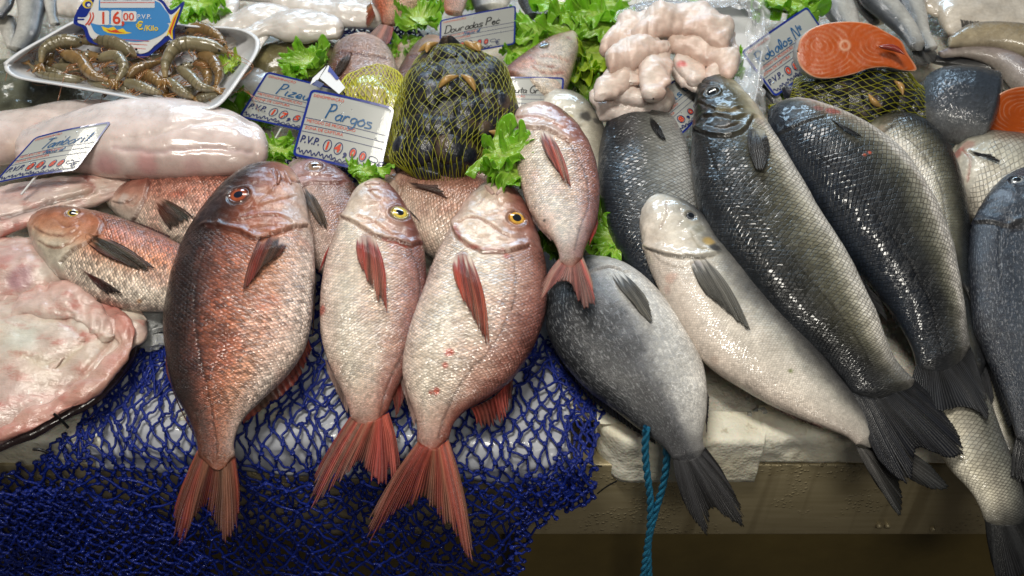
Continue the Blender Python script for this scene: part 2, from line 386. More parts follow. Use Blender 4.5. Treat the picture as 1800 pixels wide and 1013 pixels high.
# ------------------------------------------------------------------ lofted bodies: back edge and belly edge at real heights, thickness between
PAL = {  # pigment across the flank from back (t=1) to belly (t=-1)
 'red': [(-1, (.66, .56, .50)), (-.78, (.60, .44, .37)), (-.5, (.48, .25, .165)), (-.15, (.33, .115, .060)), (.15, (.20, .062, .034)), (.38, (.075, .028, .020)), (.60, (.024, .012, .010)), (1, (.014, .009, .009))],
 'pink': [(-1, (.64, .47, .40)), (-.5, (.74, .65, .54)), (.15, (.69, .55, .45)), (.48, (.50, .30, .235)), (.74, (.30, .13, .10)), (1, (.17, .06, .05))],
 'rose': [(-1, (.60, .46, .40)), (-.4, (.52, .37, .31)), (.2, (.38, .23, .18)), (.5, (.26, .14, .11)), (.8, (.17, .08, .065)), (1, (.12, .055, .05))],
 'bass': [(-1, (.68, .64, .58)), (-.66, (.68, .65, .58)), (-.52, (.40, .38, .31)), (-.25, (.13, .125, .09)), (.12, (.052, .051, .038)), (.38, (.018, .019, .017)), (.65, (.008, .009, .010)), (1, (.02, .024, .03))],
 'bass_dark': [(-1, (.66, .64, .60)), (-.62, (.66, .63, .58)), (-.45, (.30, .29, .24)), (-.18, (.09, .09, .07)), (.12, (.028, .03, .03)), (.5, (.009, .011, .015)), (1, (.015, .02, .03))],
 'grey': [(-1, (.70, .68, .64)), (-.6, (.68, .67, .64)), (-.28, (.50, .50, .49)), (-.02, (.13, .135, .145)), (.2, (.030, .032, .037)), (.4, (.014, .016, .019)), (1, (.016, .018, .022))],
 'pale': [(-1, (.70, .60, .52)), (-.35, (.73, .67, .59)), (-.05, (.66, .61, .54)), (.2, (.46, .44, .39)), (.42, (.20, .195, .18)), (.68, (.07, .07, .07)), (1, (.03, .03, .035))],
 'orange': [(-1, (.66, .58, .50)), (-.5, (.62, .48, .38)), (-.1, (.55, .25, .15)), (.4, (.42, .15, .085)), (.8, (.24, .10, .065)), (1, (.12, .07, .06))],
 'silver': [(-1, (.60, .58, .54)), (-.3, (.50, .49, .45)), (.2, (.34, .34, .32)), (.6, (.10, .11, .12)), (1, (.04, .045, .055))],
 'blue': [(-1, (.55, .55, .55)), (-.3, (.33, .34, .35)), (.2, (.16, .18, .20)), (.6, (.05, .065, .085)), (1, (.02, .03, .05))],
 'brown': [(-1, (.30, .27, .22)), (-.3, (.22, .19, .13)), (.3, (.13, .105, .07)), (1, (.05, .045, .04))],
 'black': [(-1, (.06, .06, .06)), (0, (.03, .03, .035)), (1, (.015, .015, .018))],
 'salmon_skin': [(-1, (.5, .5, .5)), (-.3, (.22, .24, .27)), (.3, (.08, .10, .13)), (1, (.03, .04, .06))],
}
def palette(t, stops):
    x = [a for a, _ in stops]; c = np.array([b for _, b in stops])
    return np.stack([np.interp(t, x, c[:, k]) for k in range(3)], -1)
class Body: pass
def nearest(px, pts):
    idx = np.empty(len(pts), int); dd = np.empty(len(pts))
    for i, q in enumerate(pts):
        d = (px[:, 0]-q[0])**2+(px[:, 1]-q[1])**2; k = np.argmin(d); idx[i] = k; dd[i] = math.sqrt(d[k])
    return idx, dd
def loft(st, hs, ratio, res=.0016, cap=.35, capend=.2, bulge=1.0, flat=0.0, tailw=0):
    st = np.asarray(st, float); n0 = len(st); hs = hs if isinstance(hs, tuple) else (hs,)
    hb, he = (hs if isinstance(hs[0], tuple) else (hs, hs))
    hb = np.interp(np.linspace(0, 1, n0), np.linspace(0, 1, np.size(hb)), np.atleast_1d(hb))
    he = np.interp(np.linspace(0, 1, n0), np.linspace(0, 1, np.size(he)), np.atleast_1d(he))
    A = P(st[:, :2], hb); B = P(st[:, 2:], he)
    AB = np.concatenate([A, B], 1)
    L = np.linalg.norm(np.diff((A+B)/2, axis=0), axis=1).sum(); Wm = np.linalg.norm(A-B, axis=1).max()
    N = int(np.clip(L/res, 24, 330)); M = int(np.clip(2.3*Wm/res, 24, 230))//2*2
    c6 = catmull(np.concatenate([AB, (A+B)/2], 1), N)[:, :6]
    A, B = c6[:, :3], c6[:, 3:]
    C = (A+B)/2; Wv = (A-B)/2; hw = np.linalg.norm(Wv, axis=1)
    s = np.r_[0, np.cumsum(np.linalg.norm(np.diff(C, axis=0), axis=1))]; L = s[-1]; sn = s/L
    ax = nz(np.gradient(C, axis=0)); nn = nz(np.cross(ax, Wv)); nn *= np.sign((nn*(CAMP-C)).sum(1))[:, None]
    T = hw*np.interp(sn, np.linspace(0, 1, len(ratio)), ratio)
    # end caps
    k = np.linspace(1, 0, 7)[:-1]; ks = np.sin(np.arccos(np.clip(k, 0, 1)))
    def capr(i, sgn, e):
        if sgn > 0 and tailw: kk = k[::-1]; return C[i]+ax[i]*hw[i]*tailw*kk[:, None], Wv[i]*(1-.30*kk**2)[:, None], np.repeat(nn[i][None], 6, 0), T[i]*(1-.99*kk**.9), sn[i]+kk*0
        kk = k if sgn < 0 else k[::-1]
        sc = np.maximum(np.sqrt(1-kk**2), .02)
        return C[i]+sgn*ax[i]*hw[i]*e*kk[:, None], Wv[i]*sc[:, None], np.repeat(nn[i][None], 6, 0), T[i]*sc, sn[i]+sgn*kk*0
    h = capr(0, -1, cap); t = capr(-1, 1, capend)
    C = np.concatenate([h[0], C, t[0]]); Wv = np.concatenate([h[1], Wv, t[1]]); nn = np.concatenate([h[2], nn, t[2]])
    T = np.concatenate([h[3], T, t[3]]); sn = np.concatenate([h[4]*0, sn, t[4]*0+1])
    th = np.arange(M)*2*math.pi/M
    ct, snn = np.cos(th), np.sin(th)
    T = T*1.0; zz = np.sign(snn)*np.abs(snn)**bulge
    G = C[:, None]+ct[None, :, None]*Wv[:, None]+(zz*np.where(snn < 0, 1-flat, 1))[None, :, None]*(nn*T[:, None])[:, None]
    if tailw:
        e = np.zeros(len(C)); e[-6:] = k[::-1]; G = G-(e[:, None]*ct[None]**2)[..., None]*ax[-1]*hw[-7]*tailw*.75
    b = Body(); b.tend = np.concatenate([np.zeros(len(C)-6), k[::-1]]) if tailw else None; b.G = G; b.ct = np.broadcast_to(ct, G.shape[:2]).copy(); b.top = np.broadcast_to(snn >= -.01, G.shape[:2])
    b.s = np.broadcast_to(sn[:, None], G.shape[:2]).copy(); b.L = L; b.W = Wm; b.C = C; b.hw = np.linalg.norm(Wv, axis=1); b.T = T; b.th = th
    b.nrm = grid_norm(G, cv=True)
    o = ((b.nrm*(G-C[:, None])).sum(-1)).mean()
    b.flip = o < 0
    if b.flip: b.nrm = -b.nrm
    refresh(b)
    return b
def refresh(b):
    m = b.top.ravel(); b.ti = np.nonzero(m)[0]; V_ = b.G.reshape(-1, 3)[m]
    nv = b.nrm.reshape(-1, 3)[m]; f = ((CAMP-V_)*nv).sum(1) > 0
    b.ti = b.ti[f]; b.tp = proj(V_[f]); b.tv = V_[f]; b.tn = nv[f]
def surf(b, pts, off=0.0, catch=5.0):
    """point on the upper side of the body (or level with it, past its edge)"""
    pts = np.asarray(pts, float); i, d = nearest(b.tp, pts); base = b.tv[i]
    n = b.tn[i]
    off = np.broadcast_to(off, (len(pts),))
    on = base+n*off[:, None]
    hh = hgt(on); lv = P(pts, hh)
    return lv, i, d
def polydist(Pn, line):
    best = np.full(len(Pn), 9.0)
    for a, c in zip(line[:-1], line[1:]):
        ab = c-a; t = np.clip(((Pn-a)@ab)/max(ab@ab, 1e-12), 0, 1)
        best = np.minimum(best, np.linalg.norm(Pn-(a+t[:, None]*ab), axis=1))
    return best
def line3(b, pts, n=24):
    q = catmull(np.array(pts, float), n); i, d = nearest(b.tp, q); return b.tv[i], b.s.ravel()[b.ti[i]], b.ct.ravel()[b.ti[i]]
def fin(parent, name, root, tip, h=None, body=None, off=.0015, c0=(.5, .2, .15), c1=None, rays=16, jag=.10, al=(1, .85), seed=1, ripple=.00045, fold=0., res=None, split=0.0, dark=.78):
    c1 = c1 or c0; rng = np.random.default_rng(seed)
    rays = int(rays*1.5); nu = max(rays*6, 24)+1; nv = 30
    R = catmull(root, nu) if len(root) > 2 else np.linspace(root[0], root[1], nu)
    if body is not None and h is None: R = R.mean(0)+(R-R.mean(0))*.85; R = R-(np.mean(tip, 0)-R.mean(0))*.10*np.sin(np.linspace(0, math.pi, nu))[:, None]
    Tp = catmull(tip, nu) if len(tip) > 2 else np.linspace(tip[0], tip[1], nu)
    u = np.linspace(0, 1, nu); v = np.linspace(0, 1, nv)
    ph = u*rays; fr = np.abs((ph % 1)-.5)*2            # 1 at ray, 0 between
    jr = np.interp(ph, np.arange(rays+1), rng.uniform(-1, .25, rays+1)); ln = 1+jag*jr-jag*1.1*(1-fr)*rng.uniform(.2, 1, nu)
    ln[0] = min(ln[0], 1.0); ln[-1] = min(ln[-1], 1)
    px = R[:, None]+(Tp-R)[:, None]*(v[None, :, None]*ln[:, None, None])
    dd_ = Tp-R; pp_ = np.stack([-dd_[:, 1], dd_[:, 0]], -1); px = px+pp_[:, None]*((u-.5)[:, None]*np.sin(v*math.pi)[None]*(-.05 if name == 'tail_fin' else -.10))[..., None]+pp_[:, None]*(.012*vn(np.stack(np.broadcast_arrays(u[:, None]*14, v[None]*2.5, 0*u[:, None]+seed), -1), seed))[..., None]
    if body is not None and h is None:
        pt = px.reshape(-1, 2); G, ii, _ = surf(body, pt, (off*(.15+1.0*sm(v, 0, .4)[None]+.35*np.sin(u*7+seed)[:, None]*v[None])).ravel()); G = G.reshape(nu, nv, 3)
    else:
        h0, h1 = h if isinstance(h, tuple) else (h, h)
        hh = h0+(h1-h0)*v[None]+fold*np.sin(u*9+seed)[:, None]*v[None]
        G = P(px, np.broadcast_to(hh, (nu, nv)))
    nr = grid_norm(G); 
    if (nr*(CAMP-G)).sum() < 0: nr = -nr
    rip = (fr**1.5-.5)[:, None]*ripple*(.4+.6*v[None])
    G = G+nr*rip[..., None]
    nzv = vn(np.stack(np.broadcast_arrays(u[:, None]*rays*1.3, v[None]*7, 0*u[:, None]+seed), -1), seed)
    col = np.array(c0)+(np.array(c1)-np.array(c0))*v[None, :, None]
    stq = vn(np.stack([u*rays*.45, 0*u+seed, 0*u], -1), seed+3)[:, None, None]*np.ones((1, nv, 1)); edge_ = sm(v, .75, 1.0)[None, :, None]*np.ones((nu, 1, 1))
    hue = vn(np.stack([u*rays*.28, 0*u+seed, 0*u+5], -1), seed+8)[:, None, None]*np.array([.25, -.35, -.30])*(1 if c0[0] > c0[1]*1.8 else 0)
    col = np.broadcast_to(col, G.shape)*(1+hue)*(1+.55*stq)*(1-.25*edge_)*.44*(dark+(1-dark)*1.3*(fr**1.4)[:, None, None])*(1+.22*nzv[..., None])
    alpha = np.interp(v, [0, .35, 1], [1, 1, 1])[None]*(al[0]+(al[1]-al[0])*v[None])*(.72+.28*fr[:, None]**.7)
    alpha = np.clip(alpha+.0, 0, 1)*np.ones((nu, nv))
    if body is not None and h is None: alpha = alpha*(1-.30*sm(v, .3, 1)[None]*(1-fr[:, None]))
    for q in range(int(3+jag*40)):
        s0 = rng.uniform(.06, .94); v0 = rng.uniform(.35, .8); wv = rng.uniform(.003, .009)
        alpha = alpha*(1-np.clip((wv*sm(v, v0, 1)[None]*1.6-np.abs(u[:, None]-s0))/.004, 0, 1))
    if body is not None and h is None and hasattr(body, 'col'):
        bc = body.col.reshape(-1, 3)[body.ti[ii]].reshape(nu, nv, 3); m_ = sm(v[None]+.12*vn(np.stack([u*9, 0*u, 0*u], -1), seed)[:, None], .0, .24)[..., None]; col = bc*(1-m_)+col*m_
    o = mesh_obj(name, G, gridf(nu, nv), M_FIN, parent, cols=np.clip(col, 0, 1), attrs={'al': alpha})
    md = o.modifiers.new('thickness', 'SOLIDIFY'); md.thickness = .0006; md.offset = 0
    return o
def eye(parent, body, x, y, r, iris=(.75, .45, .05), iris2=None, pupil=(.012, .016, .022), pr=.45, squash=.55, off=.0006):
    q, i, d = surf(body, [(x, y)]); c = q[0]; i2, _ = nearest(body.tp, [(x+a, y+bb) for a in (-6, 0, 6) for bb in (-6, 0, 6)])
    n = nz(body.tn[i2].mean(0)); px = np.linalg.norm(ray((x, y)))*0+np.linalg.norm(c-CAMP)/KF; R = r*px*1.08
    a = nz(np.cross(n, [0.3, 1, .2])); bv = np.cross(n, a)
    rr = np.linspace(0, 1, 22); th = np.linspace(0, 2*math.pi, 41)[:-1]
    z = np.where(rr < .78, squash*.5*np.sqrt(np.clip(1-(rr/.95)**2, 0, 1)), 0)
    z = squash*.55*np.sqrt(np.clip(1-rr**2, 0, 1))+.10*np.exp(-((rr-.86)/.07)**2)-.12*(rr > .97)-.25*(rr > .99)
    G = c+n*(off-.12*R)+R*(rr[:, None, None]*(np.cos(th)[None, :, None]*a+np.sin(th)[None, :, None]*bv)+z[:, None, None]*n)
    col = np.zeros((22, 40, 3)); iris2 = iris2 or tuple(k*.45 for k in iris)
    f = vn(np.stack(np.broadcast_arrays(np.cos(th)[None]*3, np.sin(th)[None]*3, rr[:, None]*4), -1), int(x))[..., None]
    col[:] = np.array(iris)*(1+.25*f)
    col[rr > .70] = np.array(iris2); col[rr > .86] = np.array(iris2)*.5+.08; col[rr < pr+.06] = np.array(iris)*1.15*np.array([1, .95, .8]); col[rr < pr] = pupil
    return mesh_obj('eye', G, gridf(22, 40, cv=True), M_EYE, parent, cols=np.clip(col, 0, 1))
NF = [0]; M_LIP = mat_wet('wet_lip', rough=.3, coat=.5, bump=.3, bs=120)
def fish(name, label, cat, st, h, sp='pink', ratio=(.7, .47, .40, .38, .36, .36), rows=26, mat=None, group=None, gill=None, lines=(), lateral=None,
         head=.26, eyes=(), fins=(), spots=(), headtint=(1, 1, 1), seed=None, res=.0016, bulge=.80, lump=.0012, pal=None, creases=(), belly_red=0, mott=.12, flat=0., cap=.35, noscale=False, lips=()):
    NF[0] += 1; seed = seed or NF[0]
    mat = mat or MS[{'red': 'red', 'pink': 'pink', 'rose': 'pink', 'bass': 'bass', 'bass_dark': 'bass', 'grey': 'grey', 'pale': 'smooth', 'orange': 'red', 'silver': 'smooth', 'blue': 'grey', 'brown': 'smooth', 'black': 'smooth', 'salmon_skin': 'grey'}[sp]]
    tf = [f for f in fins if f['n'] == 'tail_fin']
    b = loft(st, h, ratio, res, bulge=bulge, flat=flat, cap=cap, tailw=.85 if tf else 0)
    sh = b.s.shape
    # where the gill cover ends across the flank
    if gill:
        l3, ls, lt = line3(b, gill); o = np.argsort(lt); sg = np.interp(b.ct, lt[o], ls[o])
    else: sg = np.full(sh, head)
    scm = sm(b.s, sg-.004, sg+.03)*(1 if b.tend is None else (1-.8*b.tend[:, None]))
    col = palette(np.clip(b.ct+.18*fbm(b.G*22, 3, seed)+.05*vn(b.G*160, seed), -1, 1), pal or PAL[sp])
    col = col*(1+mott*fbm(b.G*60, 3, seed+3)[..., None])
    if tf: tm = sm(b.s, .84, 1.0)[..., None]*(.75 if sp in ('bass', 'bass_dark', 'grey', 'blue') else .45)+np.clip(b.tend, 0, 1)[:, None, None]*(.25 if sp in ('bass', 'bass_dark', 'grey', 'blue') else .55); col = col+(np.array(tf[0]['c0'])*.66-col)*tm
    ht = np.array(headtint); hm = (1-scm)[..., None]; col = col*(1+(ht-1)*hm)
    disp = lump*fbm(b.G*28, 2, seed+9)+(1-scm)*.0007*fbm(b.G*np.array([150, 150, 150]), 3, seed+41)
    col = col*(1+(1-scm)*(.12 if sp == 'pale' else .26)*fbm(b.G*95, 4, seed+43))[..., None]*(1+(.06 if sp == 'pale' else .16)*fbm(b.G*170, 3, seed+47))[..., None]
    pk = np.clip(fbm(b.G*38, 3, seed+51)-.12, 0, 1)[..., None]*1.6
    if sp in ('pink', 'rose', 'red', 'orange'): col = col*(1-pk*np.array([.10, .38, .42])*(.45 if sp == 'pink' else .8))
    flatG = b.G.reshape(-1, 3)
    topf = b.top.ravel()
    def groove(pts, w, dep, step, tint, n=30):
        nonlocal disp, col
        l3, ls, lt = line3(b, pts, n); d = polydist(flatG, l3).reshape(sh); d = np.where(b.top, d, 9)
        i, _ = 0, 0
        o = np.argsort(lt); side = np.sign(b.s-np.interp(b.ct, lt[o], ls[o]))
        g = np.exp(-(d/w)**2)
        disp = disp-dep*g+step*1.5*np.where(side < 0, np.exp(-(d/(w*4.5))**2), 0)
        if tint is not None: col = col+(np.array(tint)-col)*(np.clip(g*1.15, 0, 1)*np.clip(.85+.9*fbm(b.G*75, 3, seed+31), .2, 1))[..., None]*.8
    if gill: groove(gill, .0016, .0022, .0022, (.10, .035, .03) if sp in ('red', 'pink', 'rose', 'orange') else (.04, .04, .04))  # slit tint: dark gap with its contact shadow painted into the skin colour
    for ln in lines:
        pts, w, dep, step, tint = (tuple(ln)+(None,)*5)[:5]
        groove(pts, w or .0011, dep or .0012, step or 0, tint)
    if lateral:
        l3, ls, lt = line3(b, lateral, 50); d = np.where(b.top, polydist(flatG, l3).reshape(sh), 9); g = np.exp(-(d/.0013)**2)
        col = col*(1-.5*g[..., None]); disp = disp-.0005*g
    for e in eyes:
        ex, ey, er = (e[0] if isinstance(e[0], tuple) else e)[:3]
        q, i, _ = surf(b, [(ex, ey)]); rr = er*np.linalg.norm(q[0]-CAMP)/KF; d = np.where(b.top, np.linalg.norm(b.G-q[0], axis=-1)/rr, 9)
        disp = disp+.0016*np.exp(-((d-1.28)/.20)**2)-.0022*np.exp(-(d/.95)**4); col = col*(1-.55*np.exp(-((d-1.05)/.16)**2))[..., None]  # shade of the sunken socket painted as a dark ring in the colour
    for x, y, r, c, amt in spots:
        q, i, _ = surf(b, [(x, y)]); rr = r*np.linalg.norm(q[0]-CAMP)/KF
        d = np.linalg.norm(b.G-q[0], axis=-1)/rr; d = d*(1+.45*fbm(b.G*110, 3, seed+17)); g = np.where(b.top, 1-sm(d, .55, 1.15), 0)*amt
        col = col+(np.array(c)-col)*g[..., None]
    b.G = b.G+b.nrm*disp[..., None]; b.nrm = grid_norm(b.G, cv=True)*(-1 if b.flip else 1); refresh(b); b.col = np.clip(col, 0, 1)
    # scale coordinates: rows across the flank, cells as long as wide
    hg = np.maximum(.5*math.pi*np.sqrt((b.hw**2+b.T**2)/2), b.W*.12)
    ds = np.r_[0, np.linalg.norm(np.diff(b.C, axis=0), axis=1)]; U = np.cumsum(ds*rows/(1.25*hg))
    th = np.where(b.th > math.pi, 2*math.pi-b.th, b.th)
    uv = np.stack(np.broadcast_arrays(U[:, None], (th/math.pi*rows)[None]), -1)
    root = empty(name, P(st_mid(st), 0)+NRM*0.0, label, cat, group)
    f = gridf(sh[0], sh[1], cv=True)
    if b.flip: f = f[:, ::-1]
    bo = mesh_obj('body', b.G, np.ascontiguousarray(f), mat, root, cols=np.clip(col, 0, 1), uv=uv, attrs={'sc': scm*(0 if noscale else 1)})
    for e in eyes: eye(root, b, *e[0], **e[1]) if isinstance(e[0], tuple) else eye(root, b, *e)
    for k, fd in enumerate(fins):
        fd = dict(fd); nm = fd.pop('n'); onb = fd.pop('on', False); fd.setdefault('seed', seed*10+k)
        fin(root, nm, fd.pop('root'), fd.pop('tip'), body=b if onb else None, **fd)
    b.root = root
    for pts, r, c in lips:
        q = catmull(np.array(pts, float), 20); w, _, _ = surf(b, q, 0.0); w = np.stack([np.convolve(np.pad(w[:, a], 3, 'edge'), np.ones(7)/7, 'valid') for a in range(3)], -1)
        rad = r*np.sin(np.linspace(.35, math.pi-.35, 20))**.6; v, f = tube(w, rad, 10); mesh_obj('lip', v, f, M_LIP, root, cols=np.ones((len(v), 3))*np.array(c)*(1+.2*fbm(v*200, 2, 3))[:, None])
    return b
def st_mid(st):
    s = np.asarray(st, float)[len(st)//2]; return ((s[0]+s[2])/2, (s[1]+s[3])/2)
def blob(name, label, cat, st, h, pal, ratio=(.6, .6, .6), mat=None, group=None, lump=.004, lf=22, seed=None, crease=(), spots=(), parent=None, bulge=1.0, wr=0.0, wdir=(8, 60, 60), res=.0025, flat=0., cap=.5, capend=.5, mott=.15, partname='flesh'):
    NF[0] += 1; seed = seed or NF[0]
    b = loft(st, h, ratio, res, cap=cap, capend=capend, bulge=bulge, flat=flat); sh = b.s.shape
    col = palette(np.clip(b.ct+.35*fbm(b.G*25, 3, seed), -1, 1), pal); col = col*(1+mott*fbm(b.G*50, 3, seed+3)[..., None])
    disp = lump*fbm(b.G*lf, 3, seed+9)
    if wr:
        q = np.stack([b.s*wdir[0], b.ct*wdir[1]*.12, 0*b.s+seed], -1)
        w = fbm(q+.6*fbm(b.G*20, 2, seed)[..., None], 3, seed+21); disp = disp+wr*(1-np.abs(w)*2.2)
    F = b.G.reshape(-1, 3)
    for pts, w, dep, tint in crease:
        l3, ls, lt = line3(b, pts, 30); d = np.where(b.top, polydist(F, l3).reshape(sh), 9); g = np.exp(-(d/w)**2); disp = disp-dep*g
        if tint is not None: col = col+(np.array(tint)-col)*g[..., None]*.8
    for x, y, r, c, amt in spots:
        q, i, _ = surf(b, [(x, y)]); rr = r*np.linalg.norm(q[0]-CAMP)/KF
        d = np.linalg.norm(b.G-q[0], axis=-1)/rr*(1+.4*fbm(b.G*60, 3, seed+17)); g = np.where(b.top, 1-sm(d, .4, 1.2), 0)*amt
        col = col+(np.array(c)-col)*g[..., None]
    b.G = b.G+b.nrm*disp[..., None]; b.nrm = grid_norm(b.G, cv=True)*(-1 if b.flip else 1); refresh(b)
    f = gridf(sh[0], sh[1], cv=True)
    if b.flip: f = f[:, ::-1]
    b.obj = mesh_obj(name if parent is None else partname, b.G, np.ascontiguousarray(f), mat or M_FLESH, parent, cols=np.clip(col, 0, 1), loc=P(st_mid(st), 0))
    if parent is None: tag(b.obj, label, cat, group)
    return b
# ------------------------------------------------------------------ the front row
RED, RED2 = (.52, .14, .09), (.50, .22, .16)
DKR, BRN = (.17, .045, .03), (.26, .09, .06)
BLK, BLK2 = (.03, .032, .038), (.045, .045, .05)
GRP, GRB, GRG = 'pink and red breams in the front rows', 'sea basses side by side on the right', 'grey gilthead breams on the stall'
fish('red_snapper', 'big dark reddish brown bream with orange eye, leftmost in the front row', 'fish',
 [(486,293,508,299),(455,297,523,315),(425,308,535,343),(392,332,544,383),(360,368,550,425),(332,410,553,470),(309,460,551,520),(295,515,546,568),(289,572,532,616),(293,630,502,660),(308,690,460,702),(332,735,427,738),(347,772,411,775),(350,800,412,800)],
 (.070,.078,.078,.07,.06,.05,.04), 'red', rows=25, group=GRP, headtint=(1.0,.9,.85),
 gill=[(362,397),(385,399),(417,407),(450,420),(480,412),(512,402),(540,398)],
 lines=[([(479,299),(488,320),(476,338),(454,355),(421,382)],.0011,.0014,.0006,(.14,.05,.04)),([(418,388),(440,382),(466,379),(495,381),(512,392)],.001,.0012,.0010,(.18,.07,.05)),([(490,318),(510,316),(530,322)],.0014,.0020,0,(.2,.07,.06)),([(486,300),(500,312),(506,322)],.001,.0014,0,(.25,.1,.08)),([(440,402),(470,398),(500,400),(530,405)],.001,.0010,.0005,(.3,.12,.09)),([(430,372),(460,362),(492,352),(520,345)],.0012,.0008,.0005,(.35,.17,.12))],
 lips=[([(484,297),(491,310),(488,326)],.0030,(.26,.11,.08)),([(500,300),(505,313),(512,325)],.0026,(.40,.22,.18))],
 lateral=[(372,420),(356,450),(345,490),(342,530),(345,575),(352,624),(362,670),(372,720),(380,770),(381,795)],
 eyes=[((420,345,18),dict(iris=(.34,.08,.035),iris2=(.12,.04,.03),pupil=(.01,.015,.03),pr=.40))],
 spots=[(400,345,34,(.06,.035,.035),.6),(360,370,30,(.035,.025,.028),.8),(470,345,30,(.42,.21,.14),.55),(515,375,26,(.60,.47,.41),.6),(525,350,16,(.62,.5,.46),.6),(503,425,14,(.62,.5,.46),.6)],
 fins=[dict(n='pectoral_fin',root=[(455,413),(480,420),(507,430)],tip=[(427,512),(441,497),(462,470),(490,450)],on=True,c0=DKR,c1=(.28,.08,.05),rays=13,jag=.05,off=.0035,al=(1,.97)),
  dict(n='tail_fin',root=[(347,792),(380,797),(412,792)],tip=[(304,905),(308,957),(322,955),(338,920),(358,893),(372,915),(398,958),(415,935),(421,885)],h=(.040,.012),c0=(.46,.16,.09),c1=(.34,.10,.07),rays=26,jag=.10,al=(1,.80)),
  dict(n='anal_fin',root=[(541,592),(510,652),(455,706),(425,738)],tip=[(549,615),(522,672),(470,715),(428,745)],h=(.045,.038),c0=(.5,.2,.15),c1=(.45,.14,.1),rays=10,al=(1,.95)),
  dict(n='dorsal_fin',root=[(292,620),(306,690),(344,770)],tip=[(294,660),(318,722),(345,772)],h=(.042,.04),c0=(.2,.06,.05),rays=14,al=(1,.95)),
  dict(n='pelvic_fin',root=[(552,470),(550,560)],tip=[(557,490),(549,590)],h=(.05,.045),c0=(.4,.18,.14),rays=6,al=(1,.9))])
fish('pink_bream', 'pale pink bream with yellow eye and red fin, second in the front row', 'fish',
 [(667,318,643,324),(683,326,622,344),(701,345,605,373),(717,369,592,403),(731,397,580,438),(742,428,570,473),(749,462,564,508),(750,502,562,548),(745,545,564,590),(735,590,573,626),(722,630,586,658),(705,668,601,690),(691,700,612,714),(683,722,617,736)],
 (.066,.072,.07,.064,.055,.045,.036), 'pink', rows=22, group=GRP, headtint=(1.0,.95,.93),
 gill=[(600,382),(623,392),(648,408),(672,419),(700,424),(722,432),(738,428)],
 lines=[([(628,380),(650,387),(672,400),(690,415)],.0012,.0014,.001,(.42,.2,.15)),([(648,327),(655,342),(668,350)],.0012,.0016,0,(.4,.2,.16)),([(660,345),(672,365),(664,385),(640,395)],.001,.0008,.0005,(.5,.3,.24)),([(672,420),(700,428),(716,434)],.0012,.0010,0,(.38,.05,.04))],
 lips=[([(640,326),(652,322),(668,324)],.0032,(.56,.40,.36)),([(645,337),(656,333),(668,334)],.0020,(.50,.32,.28))],
 lateral=[(722,440),(735,470),(738,505),(733,550),(722,590),(706,625),(688,660),(676,695),(668,730)],
 eyes=[((702,376,16.5),dict(iris=(.72,.55,.10),iris2=(.30,.22,.04),pr=.42))],
 spots=[(642,418,13,(.25,.10,.10),.5),(655,350,18,(.55,.36,.28),.5),(700,400,16,(.5,.34,.28),.4),(565,545,12,(.5,.1,.07),.8),(690,430,12,(.4,.12,.1),.4),(585,420,14,(.6,.4,.3),.4)],
 fins=[dict(n='pectoral_fin',root=[(625,417),(643,424),(663,420)],tip=[(629,462),(645,495),(664,530),(681,554)],on=True,c0=(.50,.04,.035),c1=(.82,.22,.15),rays=14,jag=.14,off=.004,al=(1,.78)),
  dict(n='tail_fin',root=[(616,733),(650,742),(684,725)],tip=[(552,840),(547,893),(570,872),(604,842),(632,820),(650,845),(665,856),(695,862),(705,828)],h=(.036,.012),c0=(.72,.18,.11),c1=(.60,.20,.16),rays=28,jag=.14,al=(1,.72)),
  dict(n='pelvic_fin',root=[(583,428),(572,452)],tip=[(566,462),(560,480)],h=(.06,.055),c0=(.55,.10,.08),rays=5,al=(1,.95)),
  dict(n='anal_fin',root=[(572,630),(612,712)],tip=[(580,665),(610,728)],h=(.044,.038),c0=(.6,.4,.34),rays=8,al=(1,.9)),
  dict(n='dorsal_fin',root=[(724,628),(690,700)],tip=[(712,700),(696,735)],h=(.04,.03),c0=(.45,.08,.06),rays=8,al=(1,.95))])
